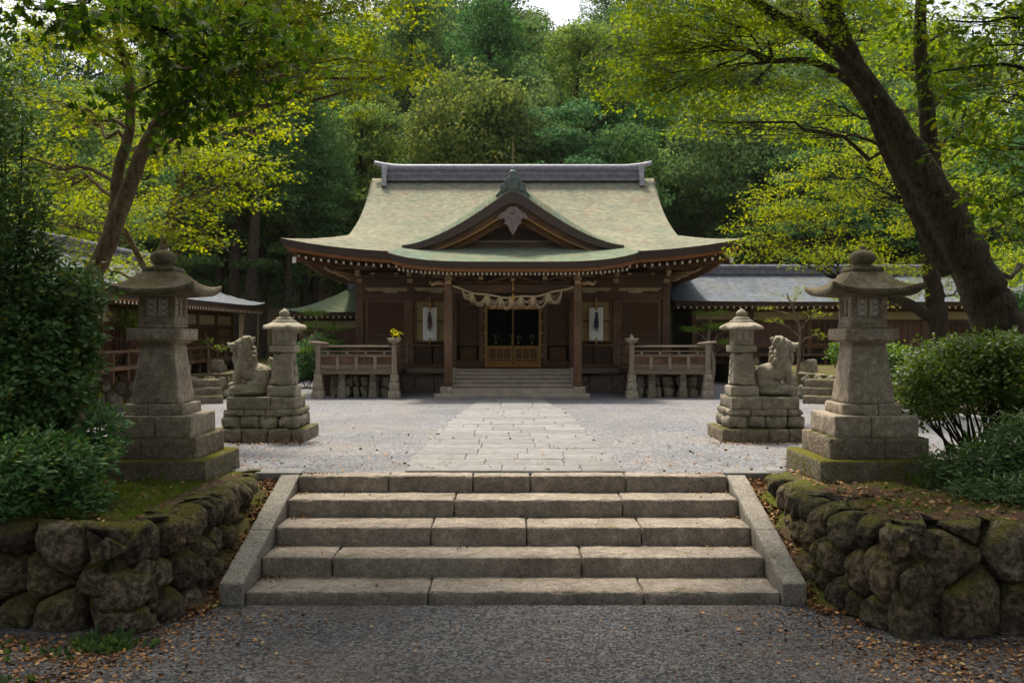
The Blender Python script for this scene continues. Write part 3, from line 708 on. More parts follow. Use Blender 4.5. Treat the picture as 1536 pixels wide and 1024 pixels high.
# pendant carving (gegyo)
half = [(0, 5.40), (.10, 5.42), (.20, 5.30), (.34, 5.22), (.44, 5.10), (.36, 5.04), (.28, 5.08), (.22, 5.0), (.26, 4.92), (.16, 4.88), (.12, 4.78), (.05, 4.66), (0, 4.60)]
poly = half + [(-x, z) for x, z in half[::-1][1:-1]]
M['carving'] = flatmat('purple_grey_carving', (.20, .145, .135), .7, 20, .45)
mb = MB(); mb.prism(poly, GY + .06, GY + .12); mb.ell((0, GY + .05, 5.25), (.06, .05, .06), 10, 6); mb.obj('pendant_carving', M['carving'], gb, bevel=.012)
for sg in (-1, 1):
    pl = [(sg * x, z) for x, z in ((2.0, 4.62), (2.3, 4.50), (2.5, 4.40), (2.35, 4.36), (2.12, 4.42))]
    MB().prism(pl, GY + .05, GY + .09).obj('brass_fitting', M['brass'], gb)
# verdigris ornament on the gable peak
orn = empty('peak_ornament', (0, GY + .25, 5.80)); orn.parent = gb
mb = MB(); half = [(.50, -.08), (.40, .04), (.36, .10), (.37, .24), (.27, .26), (.24, .38), (.15, .46), (.09, .48), (.08, .54)]
mb.prism([(x, z) for x, z in half] + [(-x, z) for x, z in half[::-1]], -.18, .10); mb.span((-.14, -.24, .06), (.14, -.18, .30)); mb.span((-.31, -.23, .04), (-.20, -.18, .20)); mb.span((.20, -.23, .04), (.31, -.18, .20))
mb.obj('onigawara_plate', M['verdigris'], orn, bevel=.015)
mb = MB(); mb.lathe((0, -.04, .50), [(.05, 0), (.12, .03), (.13, .10), (.08, .16), (.05, .18), (.06, .21), (.03, .25), (.012, .29)], 14); mb.obj('finial', M['verdigris'], orn, smooth=True)
MB().tube([(0, -.04, .78), (0, -.04, 1.50)], .008, 6).obj('lightning_rod', M['tan'], orn)
# top ridge of the gable roof running back
MB().span((-.16, GY + .3, 5.9), (.16, 31.2, 6.14)).obj('gable_ridge', M['verdigris'], gb, bevel=.04)

# ---- porch roof ----------------------------------------------------------------------
PY = 25.2; PXH = 3.40
pr = empty('porch_roof'); pr.parent = roof
def ptop(X, Y):
    a = Y - PY; return 3.73 + .295 * a + .25 * (np.abs(X) / PXH) ** 4.5 * np.clip(1 - a / 3, 0, 1)
def ptx(a): return PXH * (1 - .035 * a)       # sides draw in a little towards the back
ys_ = np.linspace(0, 4.1, 26); xs_ = np.linspace(-1, 1, 61); A, B = np.meshgrid(xs_, ys_, indexing='ij'); Xp = A * ptx(B); Yp = PY + B
V = np.stack([Xp, Yp, ptop(Xp, Yp)], -1).reshape(-1, 3); q = np.arange(Xp.size).reshape(Xp.shape)
F = np.stack([q[:-1, :-1], q[1:, :-1], q[1:, 1:], q[:-1, 1:]], -1).reshape(-1, 4)
link('shingle_slope', np_mesh('shingle_slope', V, F, True, np.stack([Xp, B * 1.05], -1).reshape(-1, 2)), pr, M['roof_gable'])
def strip3(path, levels, name, mat, parent):
    V = []; n = len(path)
    for (ix, iy, dz) in levels:
        for (x, y, z, sx, sy) in path: V.append((x + sx * ix, y + sy * iy, z + dz))
    F = [(l * n + i, l * n + i + 1, (l + 1) * n + i + 1, (l + 1) * n + i) for l in range(len(levels) - 1) for i in range(n - 1)]
    return MB().add(V, F).obj(name, mat, parent)
path = []
for a in np.linspace(3.4, 0.0, 16): path.append((-ptx(a), PY + a, float(ptop(np.array(-ptx(a)), np.array(PY + a))), 1, 0))
path[-1] = path[-1][:3] + (1, 1)
for x in np.linspace(-PXH, PXH, 61)[1:-1]: path.append((x, PY, float(ptop(np.array(x), np.array(PY))), 0, 1))
for i, a in enumerate(np.linspace(0, 3.4, 16)): path.append((ptx(a), PY + a, float(ptop(np.array(ptx(a)), np.array(PY + a))), -1, 1 if i == 0 else 0))
strip3(path, [(0, 0, 0), (0, 0, -.015), (.09, .09, -.18)], 'eave_edge', M['edge'], pr)
strip3(path, [(.09, .09, -.182), (.15, .15, -.185), (.18, .18, -.26), (.3, .3, -.265)], 'eave_board', M['soffit'], pr)
mb = MB(); n = 12; V = []
for y in np.linspace(PY + .2, 29.0, n): V += [(-3.1, y, 3.51 + (y - PY) * .09), (3.1, y, 3.51 + (y - PY) * .09)]
mb.add(V, [(2 * i, 2 * i + 2, 2 * i + 3, 2 * i + 1) for i in range(n - 1)]); mb.obj('soffit', M['soffit'], pr)
mb = MB(); tp = MB()
for i in range(53):
    x = -3.12 + 6.24 * i / 52; z = 3.42 + .17 * (abs(x) / 3.4) ** 4; rafter(mb, tp, x, PY + .36, 0, 1, z, 3.70, 2.2, .06, .08)
mb.obj('rafter_run', M['posty'], pr); tp.obj('rafter_tip_row', M['tip'], pr)

# ---- frame and walls --------------------------------------------------------------------
FZ = .75; WY = 29.0
def P(o): o.parent = hall; o.location = (o.location[0], o.location[1] - 29, o.location[2]); return o
mb = MB(); mb.span((-4.9, 28.62, .60), (-1.95, 38, FZ)); mb.span((1.95, 28.62, .60), (4.9, 38, FZ)); mb.span((-1.95, 27.3, .60), (1.95, 38, FZ)); P(mb.obj('floor_deck', M['postx']))
mb = MB()
for sg in (-1, 1): mb.span((sg * 1.96, 28.55, .575), (sg * 3.28, 28.62, .735))
P(mb.obj('edge_beam', M['grey']))
rs = random.Random(3)
for sg in (-1, 1):
    x = 1.95
    while x < 4.9:
        wd = rs.uniform(.4, .75); nb = NB(); nb.add(rounded_box((min(sg * x, sg * (x + wd)) + .01, 28.75, -.1), (max(sg * x, sg * (x + wd)) - .01, 29.0, .57), r=.03, seg=.1, amp=.012, seed=int(x * 10))); P(nb.obj('foundation_stone', M['mossy'])); x += wd

post_x = [-4.74, -3.18, 3.18, 4.74]
for sx in (-1, 1):
    for (x, wdt) in ((4.74, .25), (3.18, .20), (1.83, .18), (.98, .15)):
        nb = NB(); nb.add(rounded_box((sx * x - wdt / 2, WY - wdt / 2, FZ), (sx * x + wdt / 2, WY + wdt / 2, 3.72), r=.02, seg=.3, amp=.003)); P(nb.obj('post', M['post']))
    for y in (32, 35, 38):
        P(NB().add(rounded_box((sx * 4.74 - .12, y - .12, .1), (sx * 4.74 + .12, y + .12, 3.75), r=.02, seg=.4)).obj('post', M['post']))
# horizontal beams on the front wall (each proud of the next)
bm = MB()
for (z0, z1, pr_, x0, x1) in ((3.21, 3.50, .13, 1.83, 4.9), (2.84, 3.03, .14, 1.05, 4.84), (3.52, 3.66, .16, 1.83, 5.0), (1.38, 1.47, .12, 1.9, 4.8), (FZ + .001, FZ + .10, .13, 1.9, 4.8)):
    for sx in (-1, 1): bm.span((sx * x0, WY - pr_, z0), (sx * x1, WY + .06, z1))
bm.span((-1.05, WY - .14, 2.66), (1.05, WY + .05, 2.80)); bm.span((-1.83, WY - .135, 3.1), (1.83, WY + .05, 3.3))
P(bm.obj('wall_beams', M['postx'], bevel=.008))
# cream frieze with dark cloud-shaped boards
for sx in (-1, 1):
    for (x0, x1) in ((1.92, 3.08), (3.28, 4.61)):
        mb = MB(); mb.span((sx * x0, WY - .03, 3.03), (sx * x1, WY + .03, 3.21))
        P(mb.obj('cream_frieze', M['cream'])); w_ = x1 - x0
        for (u0, u1, h) in ((0.0, .22, .14), (.55, 1.0, .18)):
            cb = MB()
            a, b = sx * (x0 + w_ * u0), sx * (x0 + w_ * u1)
            pts = [(a, 3.035), (b, 3.035)] + [(b + (a - b) * t, 3.035 + .6 * h * math.sin(math.pi * (.5 + .5 * (1 - abs(2 * t - .6)) * .9)) * (1.2 - t) + .03) for t in np.linspace(0, 1, 8)]
            cb.prism(pts, WY - .05, WY - .032); P(cb.obj('frieze_carving', M['posty']))
mb = MB(); mb.span((-1.8, WY - .02, 2.82), (1.8, WY + .03, 3.72)); 
for sx in (-1, 1): mb.span((sx * 1.92, WY - .02, 3.5), (sx * 4.62, WY + .03, 3.72))
P(mb.obj('upper_wall', M['panel']))
# lattice windows, outer bays
for sx in (-1, 1):
    wn_ = empty('lattice_window', (sx * 3.93, 0, 2.15)); wn_.parent = hall
    mb = MB(); 
    for (a, b, c, d) in ((-.66, -.56, -.68, .69), (.56, .66, -.68, .69), (-.56, .56, .60, .69), (-.56, .56, -.68, -.60)): mb.span((a, -.09, c), (b, .02, d))
    mb.obj('window_frame', M['post'], wn_, bevel=.006)
    mb = MB()
    for i in range(22): x = -.54 + 1.08 * i / 21; mb.span((x - .013, -.06, -.6), (x + .013, -.03, .6))
    mb.obj('window_bars', M['posty'], wn_)
    mb = MB()
    for z in (-.55, -.42): mb.span((-.56, -.085, z), (.56, -.062, z + .02))
    mb.obj('window_rail', M['grey'], wn_)
    MB().span((-.56, .0, -.6), (.56, .015, .6)).obj('window_back', M['panel'], wn_)
    # inner bays: paper windows
    wn_ = empty('paper_window', (sx * 2.50, 0, 2.17)); wn_.parent = hall
    mb = MB()
    for (a, b, c, d) in ((-.57, -.50, -.66, .67), (.50, .57, -.66, .67), (-.50, .50, .60, .67), (-.50, .50, -.66, -.60), (-.5, .5, -.02, .03), (-.02, .02, -.6, -.02), (-.02, .02, .03, .60)): mb.span((a, -.06, c), (b, .02, d))
    mb.obj('window_frame', M['posty'], wn_, bevel=.004)
    MB().span((-.50, -.012, -.6), (.50, .008, .6)).obj('paper_pane', M['paper'], wn_)
    # lower board panels
    mb = MB()
    for (x0, x1) in ((1.93, 2.48), (2.52, 3.07), (3.29, 3.92), (3.97, 4.60)): mb.span((sx * x0, -.05, FZ + .1), (sx * x1, .0, 1.38))
    o = mb.obj('board_panel', M['panel'], hall, bevel=.012)
    # entrance side lattices (set back a little)
    lt = empty('entrance_lattice', (sx * 1.40, .12, 0)); lt.parent = hall
    mb = MB()
    for i in range(17): x = -.32 + .64 * i / 16; mb.span((x - .012, -.04, 1.52), (x + .012, -.01, 2.66))
    for i in range(9): x = -.22 + .44 * i / 8; mb.span((x - .018, -.04, .98), (x + .018, -.01, 1.36))
    mb.obj('lattice_bars', M['posty'], lt)
    for (za, zb_) in ((1.42, 1.52), (FZ, .95), (2.66, 2.82)): MB().span((-.36, -.07, za), (.36, .02, zb_)).obj('lattice_rail', M['postx'], lt)
    MB().span((-.36, .0, .95), (.36, .015, 2.66)).obj('lattice_back', M['dark'], lt)
    mb = MB()
    for k in range(5): mb.box((sx * (-.5), -.24, 1.1 + k * .35), (.05, .02, .06))
    mb.obj('brass_stud', M['brass'], lt)
# side walls of the hall
mb = MB()
for sx in (-1, 1): mb.span((sx * 4.66, .1, FZ), (sx * 4.78, 9, 3.75))
mb.span((-4.7, 8.9, FZ), (4.7, 9.0, 3.75)); mb.obj('side_wall', M['panel'], hall)
mb = MB(); mb.span((-4.6, .2, 3.60), (4.6, 8.9, 3.66)); mb.obj('ceiling', M['panel'], hall)
# doorway
dr = empty('doorway', (0, 0, 0)); dr.parent = hall
mb = MB()
for sx in (-1, 1): mb.span((sx * .80, -.04, FZ), (sx * .88, .10, 2.66))
mb.span((-.80, -.04, 2.54), (.80, .10, 2.655)); mb.span((-.80, -.03, FZ + .001), (.80, .09, FZ + .08)); mb.obj('door_frame', M['gold'], dr, bevel=.006)
for sx in (-1, 1):
    d_ = empty('low_gate', (sx * .405, .05, .84)); d_.parent = dr
    mb = MB()
    for (a, b, c, d) in ((-.39, -.33, 0, .56), (.33, .39, 0, .56), (-.33, .33, 0, .08), (-.33, .33, .49, .56), (-.33, .33, .13, .16), (-.13, -.10, .16, .49), (.10, .13, .16, .49)): mb.span((a, -.03, c), (b, .03, d))
    mb.obj('gate_frame', M['gold'], d_, bevel=.004)
    MB().span((-.33, -.005, .08), (.33, .01, .49)).obj('gate_panel', M['posty'], d_)
MB().span((-.02, .06, 1.41), (.02, .09, 2.54)).obj('door_mullion', M['gold'], dr)
# porch columns, beam, brackets
for sx in (-1, 1):
    nb = NB(); nb.add(rounded_box((sx * 1.81 - .115, 26.09, .30), (sx * 1.81 + .115, 26.31, 3.16), r=.02, seg=.15, amp=.004, seed=sx + 4)); P(nb.obj('porch_column', M['post']))
    P(block('column_plinth', (sx * 1.86 - .17, 26.0, .1), (sx * 1.86 + .17, 26.42, .30), M['granite'], r=.02))
    br = empty('column_bracket', (sx * 1.81, 26.2 - 29, 3.16)); br.parent = hall
    mb = MB(); mb.box((0, -.02, .06), (.17, .30, .12)); mb.box((0, 0, .17), (.22, .24, .07)); mb.box((0, -.06, .28), (.13, .36, .12)); mb.box((0, 0, .36), (.24, .2, .05)); mb.obj('bracket_block', M['tan'], br, bevel=.012)
    mb = MB(); mb.box((0, 0, .245), (.9, .12, .08)); mb.box((-.36, 0, .32), (.14, .15, .07)); mb.box((.36, 0, .32), (.14, .15, .07)); mb.obj('bracket_arm', M['post'], br, bevel=.012)
    mb = MB(); pts = [(sx * .1, -.02, .02), (sx * .3, -.03, .06), (sx * .46, -.04, .0), (sx * .52, -.04, .07), (sx * .46, -.04, .11)]; mb.tube(pts, [.06, .06, .045, .04, .025], 8); mb.obj('beam_nose', M['tan'], br, smooth=True)
    # rainbow tie beams back to the wall
    mb = MB(); mb.tube([(sx * 1.81, 26.3, 3.0), (sx * 1.81, 27.2, 3.22), (sx * 1.81, 28.2, 3.25), (sx * 1.83, 28.95, 3.1)], [.09, .11, .11, .09], 6); P(mb.obj('rainbow_beam', M['post'], smooth=True))
mb = MB(); mb.span((-1.695, 26.12, 2.92), (1.695, 26.28, 3.17)); P(mb.obj('porch_beam', M['postx'], bevel=.02))
mb = MB(); mb.span((-3.0, 26.14, 3.49), (3.0, 26.26, 3.58)); mb.span((-1.6, 26.16, 3.19), (1.6, 26.24, 3.24)); P(mb.obj('purlin', M['postx'], bevel=.01))
mb = MB()
mb.tube([(-.7, 26.2, 3.24), (-.35, 26.2, 3.33), (0, 26.2, 3.46), (.35, 26.2, 3.33), (.7, 26.2, 3.24)], [.03, .05, .07, .05, .03], 6)
for x in (-1.25, 1.25): mb.tube([(x - .35, 26.2, 3.25), (x, 26.2, 3.40), (x + .35, 26.2, 3.25)], [.02, .04, .02], 6)
P(mb.obj('frog_leg_strut', M['post'], smooth=True))
mb = MB()
for x in (-.9, 0, .9): mb.box((x, 26.17, 3.34 if x else 3.3), (.12, .2, .08))
P(mb.obj('strut_cap', M['tan'], bevel=.01))
# bracket sets on the wall posts
for sx in (-1, 1):
    for x in (4.74, 3.18):
        br = empty('eave_bracket', (sx * x, -.15, 3.42)); br.parent = hall
        mb = MB(); mb.box((0, -.0, .0), (.17, .18, .13)); mb.box((0, -.22, .17), (.12, .5, .09)); mb.box((0, -.44, .26), (.15, .15, .10)); mb.obj('bracket_block', M['tan'], br, bevel=.01)
        mb = MB(); mb.box((0, -.02, .13), (.95, .11, .09)); mb.box((0, -.44, .37), (1.2, .11, .08)); mb.obj('bracket_arm', M['post'], br, bevel=.01)
        mb = MB()
        for k in (-.42, .42): mb.box((k, -.02, .21), (.13, .13, .07))
        mb.obj('bearing_block', M['tan'], br, bevel=.01)
    # carved corner bracket noses fanning out under the corner
    br = empty('corner_bracket', (sx * 4.74, -.15, 3.42)); br.parent = hall
    mb = MB()
    for k in range(3):
        mb.tube([(sx * .1, -.05, .0 + .1 * k), (sx * (.3 + .22 * k), -.25 - .2 * k, .03 + .10 * k), (sx * (.42 + .25 * k), -.36 - .22 * k, .12 + .11 * k), (sx * (.40 + .25 * k), -.35 - .22 * k, .2 + .11 * k)], [.05, .05, .045, .02], 6)
    mb.obj('bracket_nose', M['tan'], br, smooth=True)
    mb = MB(); mb.span((sx * 3.1, -.66, 3.86), (sx * 5.5, -.56, 3.94)); mb.obj('purlin', M['posty'], hall)
M['hallstep'] = flatmat('worn_pale_step', (.33, .275, .22), .85, 4, .22)
# front steps of the hall
fs = empty('entrance_steps', (0, -3.3, 0)); fs.parent = hall
lv = [(25.75, 2.18, 2.10, .12), (26.02, 1.98, 2.0, .235)]
block('step', (-2.18, .05, -.05), (2.13, .42, .12), M['hallstep'], fs, r=.015, seg=.15)
block('step', (-1.98, .32, -.05), (1.95, .70, .24), M['hallstep'], fs, r=.015, seg=.15)
for k in range(5):
    block('step', (-1.67, .44 + .26 * k, .0), (1.67, .75 + .26 * k + (.1 if k == 4 else 0), .24 + .102 * (k + 1) - .036), M['hallstep'], fs, r=.006, seg=.3, seed=k, amp=.001)
    block('tread', (-1.665, .405 + .26 * k, .24 + .102 * (k + 1) - .035), (1.665, .75 + .26 * k + (.1 if k == 4 else 0), .24 + .102 * (k + 1)), M['hallstep'], fs, r=.008, seg=.3, seed=k, amp=.001)
for sx in (-1, 1):
    mb = MB(); a, b = sx * 1.672, sx * 1.80
    V = [(a, .40, .1), (b, .40, .1), (b, 1.8, .1), (a, 1.8, .1), (a, .40, .30), (b, .40, .30), (b, 1.75, .80), (a, 1.75, .80)]
    mb.add(V, [(0, 1, 5, 4), (1, 2, 6, 5), (2, 3, 7, 6), (3, 0, 4, 7), (4, 5, 6, 7), (0, 3, 2, 1)]); mb.obj('stair_border', M['granite'], fs, bevel=.01)

# ---- verandas ---------------------------------------------------------------------------
def veranda(sg, label):
    v = empty('veranda', (sg * 4.33, 25.8, 0), label=label, cat='veranda', group='railed verandas beside the entrance steps')
    X0, X1 = -1.05, 1.05     # local x; inner end towards the stairs is -sg
    mb = MB(); mb.span((-1.12, .0, .78), (1.12, 3.0, .84)); mb.obj('deck', M['grey'], v)
    MB().span((-1.15, -.05, .66), (1.15, .05, .78)).obj('front_beam', M['grey'], v, bevel=.01)
    o = MB(); 
    for s in (-1, 1): o.span((s * 1.05 - .05, .06, .67), (s * 1.05 + .05, 2.9, .775))
    o.obj('side_beam', M['postx'], v)
    for s in (-1, 1):
        for (y, nm) in ((0, 'post'), (2.7, 'post')):
            if y and s == sg: continue
            MB().span((s * 1.05 - .065, y - .065, .66), (s * 1.05 + .065, y + .065, 1.47)).obj('post', M['greyz'], v, bevel=.01)
        nb = NB()
        for (w_, z0, z1) in ((.34, 0.0, .22), (.28, .22, .45), (.23, .45, .66)): nb.add(rounded_box((s * 1.05 - w_ / 2, -w_ / 2, z0 - (.05 if z0 == 0 else 0)), (s * 1.05 + w_ / 2, w_ / 2, z1 - .004), r=.015, seg=.1, amp=.006, seed=int(z0 * 9) + s, taper=(.9, .9)))
        nb.obj('support_stone', M['granite'], v)
        MB().tube([(s * 1.05 - .28 * s, -.0, 1.50), (s * 1.05, 0, 1.52), (s * 1.05 + .25 * s, 0, 1.55)], [.035, .05, .03], 8).obj('rail_end', M['greyz'], v, smooth=True) if s == sg else None
    mb = MB(); mb.tube([(-1.2, 0, 1.43), (1.2, 0, 1.43)], .032, 8); mb.span((-1.0, -.03, 1.14), (1.0, .03, 1.22)); mb.span((-1.0, -.025, .88), (1.0, .025, .94)); mb.span((-1.0, -.02, 1.28), (1.0, .02, 1.32)); mb.obj('rail', M['grey'], v)
    for x in (-.52, 0, .52): MB().span((x - .045, -.04, .80), (x + .045, .04, 1.14)).obj('baluster', M['greyz'], v, bevel=.008)
    for x in (-.78, -.26, .26, .78): MB().span((x - .03, -.03, 1.22), (x + .03, .03, 1.28)).obj('rail_block', M['greyz'], v, bevel=.008)
    MB().span((-1.0, .03, .945), (1.0, .05, 1.135)).obj('rail_board', M['post'], v)
    # side railing on the inner end
    s = -sg; mb = MB(); mb.tube([(s * 1.05, 0.06, 1.43), (s * 1.05, 2.75, 1.43)], .028, 8); mb.span((s * 1.05 - .025, .07, 1.14), (s * 1.05 + .025, 2.7, 1.2)); mb.span((s * 1.05 - .025, .07, .88), (s * 1.05 + .025, 2.7, .93))
    for k in range(9): mb.span((s * 1.05 - .03, .2 + k * .3, .80), (s * 1.05 + .03, .26 + k * .3, 1.42))
    mb.obj('side_rail', M['post'], v)
    nb = NB(); rs = random.Random(7 + sg)
    x = -.85
    for k in range(6):
        wd = rs.uniform(.2, .4)
        if x + wd > .9: break
        nb.add(boulder((x + wd / 2, .38 + rs.uniform(0, .15), .14), (wd / 2, .14, .17), 50 + k, 3)); nb2 = boulder((x + wd / 2, .55, .44), (wd * .5, .12, .18), 80 + k, 3); nb.add(nb2); x += wd
    nb.obj('foundation_boulder', M['small_ped'], v)
    for x in (-.45, .42): MB().span((x - .09, .22, .50), (x + .09, .4, .78)).frus((x, .32, 0), .24, .18, .499).obj('short_pier', M['small_ped'], v, bevel=.015)
    MB().span((-1.1, .9, 0), (1.1, 1.0, .78)).obj('back_board', M['panel'], v)
    return v
veranda(-1, 'weathered wooden veranda with railing on stone supports, left of the entrance steps')
veranda(1, 'weathered wooden veranda with railing on stone supports, right of the entrance steps')
# ---- sacred rope and hanging banners ---------------------------------------------------
rp = empty('sacred_rope', (0, 26.02, 3.0), label='straw rope with looped tassels hanging across the hall entrance', cat='rope')
def sag(x): return .10 - .30 * (1 - (x / 1.68) ** 2) + .02 * math.sin(x * 7)
mb = MB()
for k in range(2):
    mb.tube([(x, .012 * math.sin(x * 60 + k * math.pi), sag(x) + .012 * math.cos(x * 60 + k * math.pi)) for x in np.linspace(-1.68, 1.68, 150)], .022, 6)
mb.obj('twisted_cord', M['rope'], rp, smooth=True)
rs = random.Random(4)
edges = [-1.45, -1.15, -.72, -.36, -.05, .22, .55, .98, 1.40]
for i in range(len(edges) - 1):
    a, b = edges[i] + .03, edges[i + 1] - .03; mb = MB()
    for k in range(11):
        dp = rs.uniform(.12, .36) * (1 if abs(a) < 1.2 else .7); off = rs.uniform(-.05, .05)
        mb.tube([(a + (b - a) * t + off * math.sin(t * 3), -.02 + .008 * k - .03, sag(a + (b - a) * t) - dp * (1 - abs(2 * t - 1) ** 2.4)) for t in np.linspace(0, 1, 14)], .0065, 5)
    mb.obj('swag_loop', M['rope'], rp, smooth=True)
for x in edges[1:-1]:
    mb = MB()
    for k in range(5): mb.tube([(x + .01 * k - .02, -.04, sag(x)), (x + .02 * k - .04, -.045, sag(x) - .18), (x + .03 * k - .06, -.04, sag(x) - rs.uniform(.24, .34))], [.008, .01, .006], 5)
    mb.obj('tassel', M['rope'], rp)
mb = MB(); mb.tube([(0, .06, -.02), (0, .06, .25)], .02, 6); mb.ell((0, .0, -.22), (.07, .07, .08)); mb.tube([(0, 0, -.1), (0, 0, -.2)], .03, 6); mb.obj('bell', M['brass'], rp, smooth=True)
for sx, nm in ((-1, 'left'), (1, 'right')):
    b = empty('hanging_banner', (sx * 2.56, 28.76, 2.60), label='long white banner in the %s paper window of the hall' % nm, cat='banner', group='white banners on the hall wall')
    xs = np.linspace(-.215, .215, 9); V = []; F = []
    for j in range(12):
        for x in xs: V.append((x, .012 * math.sin(x * 14 + j * .4), -1.04 * j / 11))
    F = [(j * 9 + i, j * 9 + i + 1, j * 9 + i + 10, j * 9 + i + 9) for j in range(11) for i in range(8)]
    o = MB().add(V, F).obj('cloth', M['white'], b, smooth=True); sd = o.modifiers.new('solidify', 'SOLIDIFY'); sd.thickness = .006
    MB().tube([(-.23, 0, .01), (.23, 0, .01)], .014, 6).obj('rod', M['post'], b)
    t = empty('hanging_ornament', (sx * 2.56 - .0, 28.66, 2.78), label='dark corded ornament with brass tip over the %s white banner' % nm, cat='ornament', group='corded ornaments on the banners')
    mb = MB(); mb.tube([(0, 0, .12), (0, 0, -.15)], .02, 6); mb.lathe((0, 0, -.28), [(.02, 0), (.05, .04), (.04, .12), (.015, .16)], 10); mb.tube([(0, 0, -1.12), (0, 0, -1.34)], [.03, .02], 6); mb.obj('brass_rod', M['brass'], t, smooth=True)
    mb = MB(); rs = random.Random(9 + sx)
    for k in range(40):          # a thick hank of dark cords tied to the rod
        a = rs.uniform(0, 6.28); r_ = rs.uniform(.01, .06); x, y = r_ * math.cos(a), -.02 + r_ * .5 * math.sin(a); z0 = -.34 - rs.uniform(0, .18); L_ = rs.uniform(.22, .46)
        mb.tube([(x * .4, y, z0), (x, y, z0 - L_ * .4), (x * 1.25 + rs.uniform(-.01, .01), y, z0 - L_)], [.012, .014, .007], 5)
    for z in (-.36, -.58): mb.ell((0, -.02, z), (.055, .04, .03), 10, 6)
    mb.obj('cord_tassel', M['navy'] if sx > 0 else M['post'], t)
# altar glimpsed through the doorway
al = empty('altar_table', (0, 30.6, .75), label='dark altar table inside the open doorway', cat='table')
mb = MB(); mb.span((-.8, -.2, .62), (.8, .2, .68)); mb.obj('table_top', M['panel'], al, bevel=.01)
for sx in (-1, 1):
    for sy in (-1, 1): MB().span((sx * .74 - .03, sy * .15 - .03, 0), (sx * .74 + .03, sy * .15 + .03, .62)).obj('leg', M['panel'], al)
for x, lab in ((-.56, 'leftmost'), (-.05, 'middle'), (.18, 'right of middle'), (.62, 'rightmost')):
    v = empty('flower_vase', (x, 30.5, 1.43), label='small vase of pale flowers on the altar, %s of four' % lab, cat='vase', group='vases on the altar')
    MB().lathe((0, 0, 0), [(.03, 0), (.045, .04), (.03, .10), (.022, .14), (.03, .16)], 12).obj('vase', M['brass'], v, smooth=True)
    nb = NB(); rs = random.Random(int(x * 100))
    for k in range(9): nb.add(boulder((rs.uniform(-.07, .07), rs.uniform(-.05, .05), .20 + rs.uniform(0, .13)), (.024, .024, .02), k, 2))
    nb.obj('blossom', M['flower'], v)

# ---- stone lanterns ------------------------------------------------------------------------
def lantern_roof(mb_, z0, hw, lift, top_hw, z1, th, n=24):
    def surf(u, v, low):
        m = max(abs(u), abs(v)); corner = (min(abs(u), abs(v)) / max(m, 1e-6)) ** 3 if m > 0 else 0
        mm = top_hw / hw; t = (m - mm) / (1 - mm) if m > mm else 0
        z = z1 - (z1 - z0) * (1 - (1 - t) ** 1.7 if t > 0 else 0)
        z += lift * corner * max(t, 0) ** 2.5 * 1.0
        return z
    V = []; F = []; g_ = np.linspace(-1, 1, n + 1)
    for u in g_:
        for v in g_: k = 1 + .05 * (abs(u * v)) ** 3; V.append((u * hw * k, v * hw * k, surf(u, v, 0)))
    for i in range(n):
        for j in range(n): a = i * (n + 1) + j; F.append((a, a + n + 1, a + n + 2, a + 1))
    b = len(V)
    for u in g_:
        for v in g_:
            m = max(abs(u), abs(v)); c_ = (min(abs(u), abs(v)) / max(m, 1e-6)) ** 3 if m else 0
            k = (1 + .05 * (abs(u * v)) ** 3) * .985; V.append((u * hw * k, v * hw * k, z0 - th + lift * c_ * max(m, 0) ** 3 - .035 * (1 - m)))
    for i in range(n):
        for j in range(n): a = b + i * (n + 1) + j; F.append((a, a + 1, a + n + 2, a + n + 1))
    def rim(i, j): return i * (n + 1) + j
    per = [rim(i, 0) for i in range(n)] + [rim(n, j) for j in range(n)] + [rim(i, n) for i in range(n, 0, -1)] + [rim(0, j) for j in range(n, 0, -1)]
    for k in range(len(per)): p, q = per[k], per[(k + 1) % len(per)]; F.append((p, p + b, q + b, q))
    mb_.add(V, F); return mb_
def firebox(parent, z0, z1, hw, mat, post=.05, frame=.05):
    fb = empty('firebox', (0, 0, z0)); fb.parent = parent; h = z1 - z0; mb = MB()
    for sx in (-1, 1):
        for sy in (-1, 1): mb.span((sx * hw, sy * hw, 0), (sx * (hw - post * 1.3), sy * (hw - post * 1.3), h))
    mb.span((-hw + .003, -hw + .003, .002), (hw - .003, hw - .003, h * .24)); mb.span((-hw + .003, -hw + .003, h * .86), (hw - .003, hw - .003, h - .002)); mb.obj('stone_frame', mat, fb, bevel=.008)
    for k in range(4):
        wd = empty('lantern_window', (0, 0, 0), rz=k * math.pi / 2); wd.parent = fb; a = hw - post * 1.3
        mb = MB(); y = -hw + .02
        for (x0, x1, c, d) in ((-a, -a + .02, h * .24, h * .86), (a - .02, a, h * .24, h * .86), (-.012, .012, h * .24, h * .86), (-a, a, h * .24, h * .27), (-a, a, h * .83, h * .86)): mb.span((x0, y - .008, c), (x1, y + .02, d))
        for sgn in (-1, 1):        # curled tracery
            cx = sgn * (a * .5)
            for q in range(3):
                cz = h * (.36 + .19 * q)
                mb.tube([(cx + a * .27 * math.cos(t), y, cz + h * .085 * math.sin(t)) for t in np.linspace(0, 2 * math.pi, 11)], .0045, 4)
        mb.obj('window_lattice', M['granite'], wd)
        MB().span((-a, y + .022, h * .24), (a, y + .03, h * .86)).obj('window_paper', M['windowpaper'], wd)
    return fb
ONION = [(.13, 0), (.14, .02), (.10, .035), (.12, .05), (.155, .09), (.165, .13), (.15, .17), (.10, .205), (.05, .225), (.03, .24), (.035, .255), (.02, .275), (.006, .285)]
